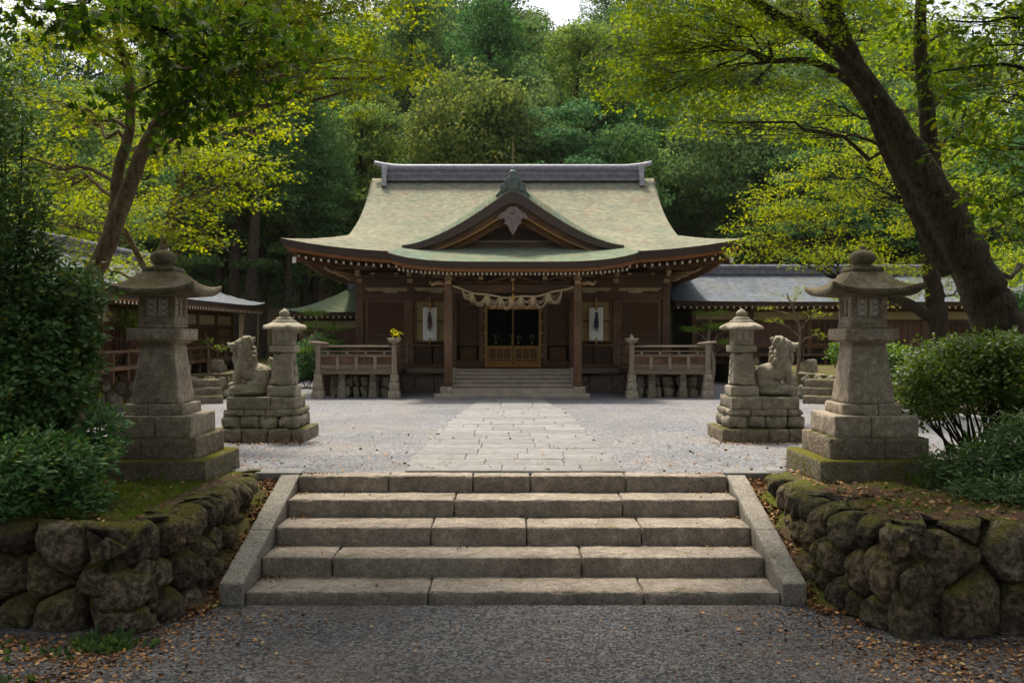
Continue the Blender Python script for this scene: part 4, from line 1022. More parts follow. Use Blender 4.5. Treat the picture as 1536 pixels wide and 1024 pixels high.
def big_lantern(sg, label):
    L = empty('stone_lantern', (sg * 4.40, 11.75, 0), rz=R(-sg * .0), label=label, cat='stone lantern', group='tall stone lanterns flanking the top of the stairs')
    tiers = [(.76, -.12, .281), (.60, .26, .535), (.51, .52, .79), (.37, .78, .925)]
    for i, (hw, z0, z1) in enumerate(tiers):
        t = empty('base_tier', (0, 0, z0)); t.parent = L; hd = hw * .92
        js = {0: [-hw, hw], 1: [-hw, .12 * sg * hw, hw], 2: [-hw, -.12 * hw * sg, hw], 3: [-hw, .2 * sg * hw, hw]}[i]
        for k in range(len(js) - 1): block('base_stone', (js[k] + .003, -hd, 0), (js[k + 1] - .003, hd, z1 - z0), (M['moss_base'], M['mossy'], M['granite'], M['granite'])[i], t, r=.02, seg=.045, amp=.006, seed=i * 5 + k + sg)
    block('shaft', (-.30, -.30, .925), (.30, .30, 1.69), M['granite'], L, r=.02, seg=.05, amp=.004, taper=(.70, .70), seed=3 + sg)
    nb = NB(); nb.add(rounded_box((-.33, -.33, 1.70), (.33, .33, 1.85), r=.02, seg=.05, amp=.004)); nb.add(rounded_box((-.27, -.27, 1.67), (.27, .27, 1.72), r=.015, seg=.1)); nb.obj('platform', M['granite'], L)
    block('collar', (-.235, -.235, 1.852), (.235, .235, 1.90), M['granite'], L, r=.012, seg=.1)
    firebox(L, 1.90, 2.28, .225, M['granite'])
    o = lantern_roof(MB(), 2.33, .535, .09, .20, 2.57, .075).obj('roof', M['roof_stone'], L, smooth=True)
    block('roof_cap', (-.20, -.20, 2.553), (.20, .20, 2.62), M['roof_stone'], L, r=.02, seg=.06)
    MB().lathe((0, 0, 2.615), ONION, 24).obj('finial', M['roof_stone'], L, smooth=True)
big_lantern(-1, 'tall stone lantern on a mossy stepped base left of the stairs, beside the leafy shrub')
big_lantern(1, 'tall stone lantern on a stepped base right of the stairs, beside the clipped hedge')

def pedestal(sg, label):
    e = empty('stone_pedestal', (sg * 4.20, 15.95, 0), label=label, cat='pedestal', group='pedestals of the guardian statues')
    rs = random.Random(20 + sg)
    def course(z0, z1, hw, hd, wmin, wmax, mat, r, amp, seed):
        t = empty('course', (0, 0, z0)); t.parent = e; x = -hw; k = 0
        while x < hw - .01:
            x1 = x + rs.uniform(wmin, wmax)
            if hw - x1 < wmin * .7: x1 = hw
            j = rs.uniform(0, amp * 2); block('stone', (x + .003, -hd - j, 0), (x1 - .003, hd + j, z1 - z0), mat, t, r=r, seg=.04, amp=amp, seed=seed + k); x = x1; k += 1
    course(-.05, .215, .76, .60, .25, .6, M['mossy'], .03, .010, 3)
    course(.21, .42, .64, .50, .28, .42, M['small_ped'], .06, .016, 30)
    course(.415, .53, .62, .48, .3, .6, M['small_ped'], .035, .012, 60)
    course(.526, .73, .57, .44, .5, .8, M['small_ped'], .02, .008, 90)
pedestal(-1, 'tiered mossy stone pedestal under the left lion statue and small lantern')
pedestal(1, 'tiered mossy stone pedestal under the right lion statue and small lantern')
def small_lantern(sg, label):
    L = empty('small_stone_lantern', (sg * 3.88, 15.85, .73), label=label, cat='stone lantern', group='small stone lanterns on the pedestals')
    block('base_stone', (-.235, -.235, 0), (.235, .235, .18), M['carved'], L, r=.02, seg=.05)
    o = block('shaft', (-.20, -.20, .18), (.20, .20, .75), M['carved'], L, r=.05, seg=.03, amp=.016, nscale=7, taper=(.80, .80), seed=5)
    # carved relief vines up the shaft
    rs = random.Random(2)
    for f in range(4):
        mb = MB(); a = f * math.pi / 2
        for k in range(5):
            z = .25 + k * .09; w_ = .09 - .008 * k; d = .205 - (z - .18) * .07; pts = []
            for t in np.linspace(0, 1, 7): x = -w_ + 2 * w_ * t; pts.append(Matrix.Rotation(a, 3, 'Z') @ Vector((x, -d, z + .04 * math.sin(t * math.pi) * (1 if k % 2 else -1))))
            mb.tube(pts, [.006, .014, .018, .02, .018, .014, .006], 5)
        mb.obj('carved_relief', M['carved'], L, smooth=True)
    nb = NB(); nb.add(rounded_box((-.215, -.215, .745), (.215, .215, .86), r=.02, seg=.05)); nb.obj('platform', M['carved'], L)
    firebox(L, .86, 1.14, .165, M['carved'], .035, .04)
    mb = MB(); prof = [(.17, -.03), (.33, -.02), (.345, .0), (.33, .03), (.25, .075), (.20, .10)]; V = []
    for r_, z in prof:
        for i in range(24):
            a = 2 * math.pi * i / 24 + math.pi / 8; k = 1 + (.05 if i % 6 == 0 else 0) * (1 if r_ > .3 else 0); hexr = r_ / max(.88, math.cos((a % (math.pi / 3)) - math.pi / 6)) ; V.append((hexr * k * math.cos(a), hexr * k * math.sin(a), z + 1.15 + (.025 if i % 6 == 0 and r_ > .3 else 0)))
    F = [(l * 24 + i, l * 24 + (i + 1) % 24, (l + 1) * 24 + (i + 1) % 24, (l + 1) * 24 + i) for l in range(5) for i in range(24)]
    mb.add(V, F + [tuple(range(120, 144)), tuple(range(24))[::-1]]); mb.obj('roof', M['carved'], L, bevel=.005)
    MB().lathe((0, 0, 1.24), [(.20, 0), (.205, .03), (.17, .045), (.14, .05), (.15, .075), (.10, .10), (.07, .11)], 16).obj('roof_ring', M['carved'], L, smooth=True)
    MB().lathe((0, 0, 1.34), [(.06, 0), (.075, .02), (.09, .05), (.085, .085), (.05, .115), (.02, .135), (.008, .15)], 16).obj('finial', M['carved'], L, smooth=True)
small_lantern(-1, 'small carved stone lantern beside the lion statue, left side of the courtyard')
small_lantern(1, 'small carved stone lantern beside the lion statue, right side of the courtyard')
def lion(sg, label):
    o0 = Vector((sg * 4.47, 15.9, .73)); mb = MB()
    def E(x, y, z, a, b, c, ry=0): mb.ell((sg * x, y, z), (a, b, c), 14, 9, Matrix.Rotation(R(ry) * sg, 3, 'Y') if ry else None)
    E(.0, 0, .08, .36, .28, .10); E(.1, -.08, .13, .25, .2, .08); E(-.12, 0, .12, .22, .22, .09)
    E(-.06, 0, .40, .27, .155, .155, 8); E(-.19, -.05, .35, .17, .15, .175); E(-.19, .05, .35, .17, .15, .175)
    for s in (-1, 1):
        E(-.10, s * .14, .215, .13, .055, .055); E(-.25, s * .13, .24, .08, .05, .09)
        mb.tube([(sg * .14, s * .10, .56), (sg * .20, s * .115, .38), (sg * .21, s * .115, .22)], [.085, .062, .052], 8); E(.25, s * .115, .20, .09, .055, .045)
        for k in range(3): E(.32, s * .115 + (k - 1) * .03, .19, .03, .016, .03)
    E(.12, 0, .50, .15, .155, .19); E(.16, 0, .56, .12, .13, .14); E(.10, 0, .70, .135, .14, .17, 10)
    E(.12, 0, .87, .14, .13, .125); E(.27, 0, .85, .12, .09, .065); E(.26, 0, .77, .10, .075, .032); E(.20, 0, .91, .07, .10, .04); E(.375, 0, .88, .03, .05, .03)
    for s in (-1, 1):
        E(.20, s * .055, .895, .03, .028, .028); E(.05, s * .115, .95, .05, .03, .05); E(.28, s * .05, .86, .035, .03, .025)
    rs = random.Random(3)
    for k in range(46):          # curls of the mane, down the neck
        t = (k * .618) % 1; z = .50 + .48 * t; a = R(70 + 220 * ((k * .37) % 1)); rr = .155 - .03 * t
        mb.ell((sg * (.07 + rr * math.cos(a)), rr * math.sin(a), z), (.042, .042, .048), 9, 6)
    for k in range(9): a = k * .7; E(.06 + .03 * math.cos(a), .07 * math.sin(a), .985, .045, .045, .04)
    for k in range(4): mb.tube([(sg * (.24 - .02 * k), (k - 1.5) * .06, .74), (sg * (.27 - .02 * k), (k - 1.5) * .055, .62), (sg * (.24 - .02 * k), (k - 1.5) * .05, .50)], [.03, .03, .012], 6)
    mb.tube([(sg * -.32, 0, .36), (sg * -.40, 0, .44), (sg * -.40, .0, .56), (sg * -.33, 0, .62), (sg * -.30, 0, .55)], [.05, .06, .065, .055, .03], 8)
    o = mb.obj('lion_statue', M['carved']); o.location = o0
    rm = o.modifiers.new('remesh', 'REMESH'); rm.mode = 'VOXEL'; rm.voxel_size = .009; rm.use_smooth_shade = True
    sm = o.modifiers.new('smooth', 'SMOOTH'); sm.factor = .5; sm.iterations = 2
    tag(o, label, 'statue', 'guardian lion statues')
lion(-1, 'carved stone lion statue facing left, behind the tall left lantern')
lion(1, 'carved stone lion statue facing right, behind the tall right lantern')

# ---- raised beds with low field-stone walls on both sides of the court -------------------------
for sg in (-1, 1):
    V = [(sg * 7.85, 25.7, .68), (sg * 10.3, 20.5, .68), (sg * 12.5, 17.5, .66), (sg * 45, 15, .66), (sg * 45, 42, .7), (sg * 7.85, 42, .7)]
    V += [(x, y, -.1) for x, y, z in V]
    F = [(0, 1, 2, 3, 4, 5)] + [(i, (i + 1) % 6, (i + 1) % 6 + 6, i + 6) for i in range(6)]
    tag(MB().add(V, F).obj('garden_ground', M['earth']), kind='structure')
    segs = [((-12.6, 17.4), (-10.3, 20.5), 0, 0, .66, .68, .5, .35), ((-10.3, 20.4), (-7.8, 25.7), 0, 0, .70, .70, .48, .35), ((-7.8, 25.7), (-7.8, 31.0), 0, 0, .70, .70, .5, .35)]
    if sg > 0: segs = [((-b[0], b[1]), (-a[0], a[1]), zb, za, tb, ta, r_, c_) for (a, b, za, zb, ta, tb, r_, c_) in segs[::-1]]
    fitted_wall('field_stone_wall', 'low pale field-stone wall of the raised bed on the %s, behind the lion statue' % ('left' if sg < 0 else 'right'), segs, 40 + sg, M['pale_wall'], 'low walls of the raised beds', partname='field_stone', res=(28, 9))
    # little stone steps into the bed
    s = empty('garden_steps', (sg * 8.05, 24.2, 0), rz=sg * R(-25), label='three short mossy stone steps in the low wall at the %s of the court' % ('left' if sg < 0 else 'right'), cat='steps')
    for k in range(3): block('step', (-.45, -.55 + .22 * k, -.05), (.45, .5, .2 + .2 * k), M['mossy'], s, r=.03, seg=.08, amp=.01, seed=k)

# ---- side buildings -------------------------------------------------------------------------------
def annex(name, label, loc, rz, L, W, zb, ze, zr, roofmat, over=.9, hipend=(0, 0), wallcol='panel', bays=8):
    "ridge along local x, front eave towards local -y"
    e = empty(name, loc, rz, label=label, cat='side building'); hl, hw = L / 2, W / 2
    n = 14; xs = np.linspace(-hl, hl, 50); ysl = np.linspace(-hw, hw, 2 * n + 1)
    def zf(X, Y):
        a = (hw - np.abs(Y)) / hw
        for s in (0, 1):
            if hipend[s]:
                b = (hl - (X if s else -X)) / hw; a = np.minimum(a, np.clip(b, 0, 1))
        return ze + (zr - ze) * (.62 * a + .38 * a * a) + .16 * (np.abs(X) / hl) ** 8 * (1 - a) * (1 if hipend[0] or hipend[1] else .3)
    rf = empty('roof'); rf.parent = e
    grid_roof('roof_slope', xs, ysl, zf, roofmat, rf, uvf=lambda X, Y, Z: np.stack([X, (hw - np.abs(Y)) * 1.15], -1).reshape(-1, 2))
    def edge(ins0, dz0, ins1, dz1, nm, mat):
        P = [(x, -hw) for x in xs] + [(hl, y) for y in ysl[1:]] + [(x, hw) for x in xs[::-1][1:]] + [(-hl, y) for y in ysl[::-1][1:-1]]
        V = []
        for (ins, dz) in ((ins0, dz0), (ins1, dz1)):
            for x, y in P: V.append((x * (1 - ins / hl), y * (1 - ins / hw), float(zf(np.array(x), np.array(y))) + dz))
        n_ = len(P); return MB().add(V, [(i, (i + 1) % n_, (i + 1) % n_ + n_, i + n_) for i in range(n_)]).obj(nm, mat, rf)
    edge(0, 0, .06, -.14, 'eave_edge', M['edge'])
    mb = MB(); mb.box((0, 0, ze - .15), (L - .12, W - .12, .02)); mb.obj('soffit', M['soffit'], rf)
    mb = MB(); tp = MB(); k = int(L / .22)
    for i in range(k):
        x = -hl + .2 + (L - .4) * i / (k - 1); mb.box((x, -hw + .38, ze - .2), (.07, .55, .08)); tp.box((x, -hw + .098, ze - .2), (.06, .012, .07))
    mb.obj('rafters', M['posty'], rf); tp.obj('rafter_tips', M['tip'], rf)
    r0 = -hl + (hw if hipend[0] else 0); r1 = hl - (hw if hipend[1] else 0)
    mb = MB(); mb.span((r0, -.2, zr - .06), (r1, .2, zr + .16)); mb.span((r0 - .03, -.24, zr + .161), (r1 + .03, .24, zr + .2)); mb.tube([(r0 - .1, 0, zr + .24), (r1 + .1, 0, zr + .24)], .09, 8); mb.obj('ridge', M['ridge'], rf)
    # walls
    wy = -hw + over; mb = MB(); mb.span((-hl + over, wy, zb), (hl - over, hw - over, ze - .16)); mb.obj('wall', M[wallcol], e)
    mb = MB(); mb.span((-hl + over + .02, wy - .02, ze - .62), (hl - over - .02, wy - .004, ze - .34)); mb.obj('cream_band', M['cream'], e)
    mb = MB()
    for (z0, z1, p) in ((ze - .33, ze - .17, .06), (ze - .74, ze - .63, .05), (zb + .55, zb + .66, .06), (zb, zb + .1, .07)): mb.span((-hl + over - .02, wy - p, z0), (hl - over + .02, wy - .001, z1))
    mb.obj('beam', M['postx'], e)
    mb = MB(); mb.span((-hl + over - .3, wy - .7, zb + .28), (hl - over + .3, wy - .08, zb + .36)); mb.span((-hl + over - .3, wy - .66, zb + .66), (hl - over + .3, wy - .60, zb + .72))
    for i in range(int(L / .8)): x = -hl + over - .2 + .8 * i; mb.span((x - .03, wy - .66, zb), (x + .03, wy - .6, zb + .7))
    mb.obj('walkway_rail', M['post'], e)
    bw = (L - 2 * over) / bays; rs = random.Random(int(L * 10))
    for i in range(bays + 1):
        x = -hl + over + bw * i; MB().span((x - .07, wy - .075, zb + .001), (x + .07, wy + .05, ze - .16)).obj('post', M['post'], e)
    for i in range(bays):
        x = -hl + over + bw * (i + .5); a = bw / 2 - .1; wv = empty('window' if i % 3 else 'door_panel', (x, wy, 0)); wv.parent = e
        z0, z1 = (zb + .67 if i % 3 else zb + .12), ze - .75
        mb = MB(); k = 9
        for q in range(k): xx = -a + 2 * a * q / (k - 1); mb.span((xx - .018, -.045, z0), (xx + .018, -.02, z1))
        mb.span((-a, -.048, (z0 + z1) / 2), (a, -.025, (z0 + z1) / 2 + .04)); mb.obj('lattice', M['posty'], wv)
        MB().span((-a, -.018, z0), (a, -.006, z1)).obj('pane', M['cream'] if (wallcol == 'lightwall' and i % 3 == 1) else (M['pinkwood'] if i % 2 else M['panel']), wv)
    return e
M['pinkwood'] = wood('faded_red_wood', (.10, .045, .035), (.20, .10, .08), 'z')
M['lightwall'] = wood('brown_board_wall', (.10, .055, .035), (.20, .12, .08), 'z')
annex('side_hall', 'long low side building with blue-grey roof to the right of the shrine hall', (19.2, 36.4, 0), 0, 27, 6.4, .7, 2.92, 4.15, M['roof_blue'], bays=12)
annex('side_hall', 'long low side building with grey roof on the left, behind the tall left lantern', (-10.9, 24.0, 0), R(90), 15.4, 5.0, .7, 2.68, 3.85, M['roof_blue'], hipend=(0, 1), wallcol='lightwall', bays=8)
annex('corner_pavilion', 'small pavilion with mossy green roof tucked behind the left end of the hall', (-6.4, 38.2, 0), 0, 5.0, 4.4, .4, 2.62, 3.62, M['roof_green'], over=.6, hipend=(1, 1), bays=3)
mb = MB(); mb.lathe((0, 0, 0), [(.16, 0), (.18, .06), (.10, .12), (.13, .2), (.16, .28), (.08, .34), (.05, .42), (.0, .5)], 12)
o = mb.obj('roof_ornament', M['ridge_light'], None, smooth=True); o.location = (-10.9, 29.4, 4.05); tag(o, 'pale finial on the ridge end of the left side building', 'ornament')

for sg in (-1, 1):
    for k, (x, y, r_, txt) in enumerate(((8.9, 24.6, (.42, .3, .3), 'largest'), (9.7, 23.2, (.3, .26, .22), 'middle-sized'), (8.5, 26.8, (.26, .22, .34), 'upright'))):
        V, F = boulder((0, 0, 0), r_, 300 + k + sg * 9, 4); o = link('garden_rock', np_mesh('garden_rock', V, F, True), None, M['pale_wall']); o.location = (sg * x, y, .72)
        tag(o, '%s rock of the three on the %s raised bed above the low wall' % (txt, 'left' if sg < 0 else 'right'), 'rock', 'rocks on the raised beds')
# small statuettes and stones near the left of the hall
for k, (x, y, c) in enumerate(((-8.3, 28.4, 'vermil'), (-7.9, 27.9, 'granite'), (-8.6, 29.0, 'granite'))):
    mb = MB(); mb.lathe((0, 0, 0), [(.14, 0), (.15, .1), (.10, .28), (.06, .34), (.085, .42), (.07, .5), (.0, .54)], 12)
    o = mb.obj('small_statue', M[c], None, smooth=True); o.location = (x, y, .69); tag(o, ['small statue in a faded red cape on the left bed', 'small grey stone statue right of the red-caped one', 'small grey stone statue left of the red-caped one'][k], 'statue')
# flower bowls on veranda posts
for (x, lab, c) in ((-3.28, 'shallow bowl of yellow leaves on the inner post of the left veranda', 'y'), (3.28, 'fluted grey bowl on the inner post of the right veranda', 'g')):
    e = empty('post_bowl', (x, 25.8, 1.47), label=lab, cat='bowl')
    MB().lathe((0, 0, 0), [(.05, 0), (.06, .04), (.16, .10), (.20, .18), (.18, .19), (.12, .14)], 14).obj('bowl', M['granite'], e, smooth=True)
    if c == 'g': MB().lathe((0, 0, .14), [(.10, 0), (.06, .08), (.02, .14), (.0, .18)], 10).obj('knob', M['granite'], e, smooth=True)
    else: YB = e
# ---- foliage ------------------------------------------------------------------------------------
M['maple'] = leafmat('sunlit_maple_leaf', (.05, .088, .007), (.12, .172, .012), (.235, .27, .016), .55, rough=.6, spec=.2, warm=(.27, .27, .02), warmamt=.07)  # lit copy of the leaf, sun brightness put into its colour
M['maple_dark'] = leafmat('shaded_maple_leaf', (.03, .06, .008), (.06, .115, .012), (.11, .17, .02), .45, rough=.65, spec=.12, warm=(.16, .18, .02), warmamt=.1)  # shaded copy of the leaf, shade put into its darker colour
M['shrub'] = leafmat('glossy_shrub_leaf', (.018, .045, .014), (.035, .08, .026), (.075, .14, .045), .25, rough=.5, spec=.3, warm=(.10, .12, .02), warmamt=.08)
M['hedge'] = leafmat('hedge_leaf', (.04, .085, .012), (.08, .145, .018), (.14, .22, .03), .35, rough=.4, warm=(.2, .2, .03), warmamt=.06)
M['forest'] = leafmat('forest_leaf', (.028, .07, .022), (.07, .135, .042), (.15, .225, .072), .4, rough=.75, spec=.12, warm=(.13, .16, .035), warmamt=.05, tval=1.65)
M['fern'] = leafmat('fern_leaf', (.03, .07, .02), (.06, .12, .035), (.10, .17, .05), .3, rough=.4, warm=(.12, .15, .03))
M['bark'] = bark('brown_bark', (.020, .016, .012), (.11, .085, .06), .5)
M['bark_pale'] = bark('pale_brown_bark', (.075, .055, .036), (.25, .18, .115), .1)
M['bark_dark'] = bark('dark_bark', (.02, .015, .012), (.07, .05, .038), .4)
def star():
    P = []
    for ang, r_ in ((-90, .12), (-150, .55), (-178, .28), (165, .80), (140, .33), (90, 1.0), (40, .33), (15, .80), (-2, .28), (-30, .55)):
        a = R(ang); P.append((r_ * math.cos(a) * .55, r_ * math.sin(a) * .55 + .1, -.10 * r_ * r_))
    return np.array(P)
T_MAPLE = star()
T_MAPLE7 = np.array([(0, -.1, 0), (-.50, .12, -.06), (-.20, .22, 0), (0, .66, -.10), (.20, .22, 0), (.50, .12, -.06)])
T_BLADE = np.array([(0, 0, 0), (-.17, .3, .03), (-.15, .68, .0), (0, 1, -.08), (.15, .68, .0), (.17, .3, .03)])
T_HANG = np.array([(0, 0, 0), (-.25, .05, .02), (-.62, .28, -.10), (-.22, .36, .03), (-.40, .72, -.08), (-.10, .58, .03), (0, 1.05, -.12), (.10, .58, .03), (.40, .72, -.08), (.22, .36, .03), (.62, .28, -.10), (.25, .05, .02)])
T_OVAL = np.array([(0, 0, 0), (-.27, .28, .04), (-.25, .68, .02), (0, .95, -.06), (.25, .68, .02), (.27, .28, .04)])
T_LONG = np.array([(0, 0, 0), (-.10, .35, .04), (-.07, .75, .0), (0, 1, -.12), (.07, .75, .0), (.10, .35, .04)])
def unit(A): return A / np.maximum(np.linalg.norm(A, axis=1, keepdims=True), 1e-9)
def leaves(P, D, N, S, T):
    D = unit(D); N = unit(N - D * (N * D).sum(1, keepdims=True)); X = np.cross(D, N)
    V = P[:, None, :] + S[:, None, None] * (T[None, :, 0, None] * X[:, None, :] + T[None, :, 1, None] * D[:, None, :] + T[None, :, 2, None] * N[:, None, :])
    return V.reshape(-1, 3), np.arange(len(P) * len(T)).reshape(len(P), len(T))
def leaf_obj(name, parts, mat, parent):
    V = np.concatenate([p[0] for p in parts]); o = 0; Fs = []
    for p in parts: Fs.append(p[1] + o); o += len(p[0])
    return link(name, np_mesh(name, V, np.concatenate(Fs)), parent, mat)
def spray(rg, c, n, rs_, flat=.35, up=.75, size=.07, out=None, T=T_MAPLE, droop=.15):
    "n leaves round point c"
    d = rg.normal(size=(n, 3)); d = unit(d) * (rg.uniform(size=(n, 1)) ** .45) * rs_; d[:, 2] *= flat
    D = d.copy(); D[:, 2] = -np.abs(rg.normal(size=n)) * droop * rs_; D += rg.normal(size=(n, 3)) * rs_ * .35
    if out is not None: D += np.array(out) * rs_ * .5
    N = rg.normal(size=(n, 3)) * (1 - up); N[:, 2] += up
    return leaves(d + np.array(c), D, N, size * rg.uniform(.65, 1.25, n), T)
def bez(a, b, rg, bend=.18, up=.15, n=7):
    a = Vector(a); b = Vector(b); L = (b - a).length; m = (a + b) / 2 + Vector((rg.normal() * bend * L * .5, rg.normal() * bend * L * .5, up * L))
    return [a * (1 - t) ** 2 + m * 2 * t * (1 - t) + b * t * t for t in [i / (n - 1) for i in range(n)]]
def wander(pts, rads, rg, n=5, amp=.03):
    "resample a polyline with catmull-rom and wobble it"
    P = [Vector(p) for p in pts]; O = []; Rr = []
    for i in range(len(P) - 1):
        p0, p1, p2, p3 = P[max(i - 1, 0)], P[i], P[i + 1], P[min(i + 2, len(P) - 1)]
        for k in range(n):
            t = k / n; q = .5 * ((2 * p1) + (p2 - p0) * t + (2 * p0 - 5 * p1 + 4 * p2 - p3) * t * t + (-p0 + 3 * p1 - 3 * p2 + p3) * t ** 3)
            r_ = rads[i] * (1 - t) + rads[i + 1] * t; O.append(q + Vector(rg.normal(size=3)) * amp * r_ * 2); Rr.append(r_ * (1 + rg.normal() * .02))
    O.append(P[-1]); Rr.append(rads[-1]); return O, Rr
def tree(name, label, base, trunks, pads, mat_leaf, mat_bark, seed, size=.07, T=T_MAPLE, per=16, spr=.28, flat=.35, up=.75, cat='tree', tint=None, group=None, dens=1.0, attach_top=.25, twigs=True, crown_name='crown'):
    """trunks: [(points, radii)], pads: [(centre, (rx,ry,rz))]; every pad gets a limb from the nearest trunk point,
    sprays of leaves at twig ends spread through its volume"""
    rg = np.random.RandomState(seed); e = empty(name, base, label=label, cat=cat, group=group); B = Vector(base); tp = []
    nodes = []
    for pts, rads in trunks:
        O, Rr = wander([Vector(p) - B for p in pts], rads, rg, n=9, amp=.02); bark_tube(O, Rr, 26, e, mat_bark, seed)
        nodes += [(O[i], Rr[i]) for i in range(int(len(O) * attach_top), len(O))]
    br = MB(); parts = []
    for pad in pads:
        c, r_ = pad[:2]; mul = pad[2] if len(pad) > 2 else 1; c = Vector(c) - B; r_ = np.array(r_, float)
        best = min(nodes, key=lambda q: (q[0] - c).length + max(0, q[0].z - c.z + .5) * 1.6); a, ra = best
        pts = bez(a, c, rg, .25, .12, 10); Ls = (c - a).length; pts = [p + Vector(rg.normal(size=3)) * .022 * Ls * (0 < i < 9) for i, p in enumerate(pts)]; r0 = min(ra * .5, .012 + .011 * (c - a).length); rads = [r0 * (1 - .8 * i / 9) for i in range(10)]; br.tube(pts, rads, 6)
        vol = r_[0] * r_[1] * max(r_[2], .25); ns = int(mul * dens * 30 * (r_[0] * r_[1]) ** .9 * (1 + r_[2]) ) + 4
        u = unit(rg.normal(size=(ns, 3))) * rg.uniform(size=(ns, 1)) ** .4 * r_[None, :]; u += np.array(c)
        for k, p in enumerate(u):
            out = p - np.array(c)
            if twigs and k % 3 == 0:
                q = pts[rg.randint(3, 8)]; br.tube(bez(q, p, rg, .2, -.05, 4), [.007, .005, .0035, .002], 4)
            # leaves hang in flat layers sloping outwards and down
            s_ = spray(rg, p, int(per * rg.uniform(.6, 1.3)), spr * rg.uniform(.7, 1.25), flat, up, size, out=unit(out[None, :])[0] + np.array([0, 0, -.2]), T=T); parts.append(s_)
    if br.v: br.obj('branch', mat_bark, e, smooth=True)
    o = leaf_obj(crown_name, parts, mat_leaf, e)
    if tint: o.color = (*tint, 1)
    return e
def bark_tube(O, Rr, n, parent, mat, seed):
    "trunk with ridged, knotty surface"
    mb = MB().tube(O, Rr, n); V = np.array([tuple(p) for p in mb.v]); C = np.repeat(np.array([tuple(p) for p in O]), n, 0); D = V - C; rr = np.linalg.norm(D, axis=1)
    Q = V.copy(); Q[:, 2] *= .28; k = 1 - .09 * np.abs(vnoise(Q, 2.4 / max(rr.max(), .05) * .9, seed, 3)) + .05 * vnoise(V, .55 / max(rr.max(), .05), seed + 4, 2); mb.v = [tuple(p) for p in C + D * k[:, None]]
    return mb.obj('trunk', mat, parent, smooth=True)
def pads_px(lst):
    "[(px, py, depth, rx, rz)] -> pads"
    return [(tuple(PX(a, b, d)), (rx, rx * .9, rz)) for a, b, d, rx, rz in lst]

# left maple, two leaning trunks
tree('maple_tree', 'maple with two leaning pale brown trunks behind the tall left lantern', tuple(PX(105, 640, 13)[:2]) + (-.1,),
     [([(-6.25, 13, -.1), PX(118, 470, 13), PX(160, 370, 13), PX(205, 250, 13), PX(245, 165, 13), PX(285, 60, 13), PX(320, -60, 13)], [.23, .15, .125, .105, .09, .07, .045]),
      ([PX(148, 400, 13), PX(172, 320, 13.1), PX(178, 255, 13.1), PX(195, 190, 13.1), PX(190, 100, 13), PX(160, 0, 13)], [.10, .095, .08, .07, .055, .035])],
     pads_px([(330, 30, 12, 1.3, .5), (420, 40, 12, 1.2, .5), (520, 20, 12.5, 1.1, .4), (480, 90, 12, 1.0, .35), (560, 95, 12.3, .8, .28), (610, 105, 12.3, .45, .2), (540, 145, 12.4, .5, .22), (420, 120, 12.5, 1.0, .35),
              (330, 150, 13, 1.1, .4), (250, 60, 12.5, 1.2, .5), (150, 50, 13, 1.4, .5), (60, 40, 13, 1.4, .5), (60, 150, 13.5, 1.2, .5), (150, 190, 14.5, 1.2, .5), (270, 220, 14.5, 1.1, .4), (90, 270, 14.5, 1.2, .5), (390, 190, 14, .7, .25), (30, 240, 14, 1, .5), (440, -40, 12, 1.4, .5), (200, -40, 12, 1.5, .5), (590, -10, 12.8, .8, .35)]) + [((-4.2, 12.6, 7.6), (1.6, 1.4, .6), 1.8), ((-2.6, 12.2, 7.9), (1.6, 1.4, .6), 1.8), ((-1.0, 12.6, 8.2), (1.5, 1.3, .5), 1.8), ((-5.5, 11.5, 7.4), (1.6, 1.4, .6), 1.8), ((-3.4, 10.6, 7.6), (1.6, 1.4, .6), 1.8), ((-1.6, 10.6, 8.0), (1.6, 1.4, .6), 1.8), ((-5.2, 9.6, 7.4), (1.6, 1.4, .6), 1.8)],  # last pads are unseen canopy overhead, added to shade the forecourt
     M['maple'], M['bark_pale'], 11, size=.085, per=24, spr=.30, dens=1.1)
tree('maple_tree', 'slender maple with sunlit yellow-green layers behind the finial of the tall left lantern', tuple(PX(225, 600, 16.5)[:2]) + (-.05,),
     [([PX(225, 610, 16.5), PX(228, 500, 16.5), PX(240, 400, 16.4), PX(262, 300, 16.2), PX(300, 210, 16)], [.13, .10, .085, .06, .03]), ([PX(236, 440, 16.4), PX(190, 350, 16.3), PX(150, 280, 16.2)], [.06, .05, .03])],
     pads_px([(350, 235, 15.5, 1.0, .32), (405, 262, 15.5, .45, .2), (330, 295, 15.5, 1.0, .35), (265, 330, 15.8, 1.0, .35), (180, 290, 16, 1.1, .4), (270, 220, 15.6, 1.1, .4), (370, 265, 15.4, .6, .25), (120, 390, 16.5, 1.0, .4), (200, 395, 16.8, .8, .3), (60, 330, 16.4, 1.1, .5), (110, 320, 16.6, 1.1, .4), (300, 365, 16, .6, .2)]),
     M['maple'], M['bark_pale'], 21, size=.09, per=22, spr=.30, dens=1.1)
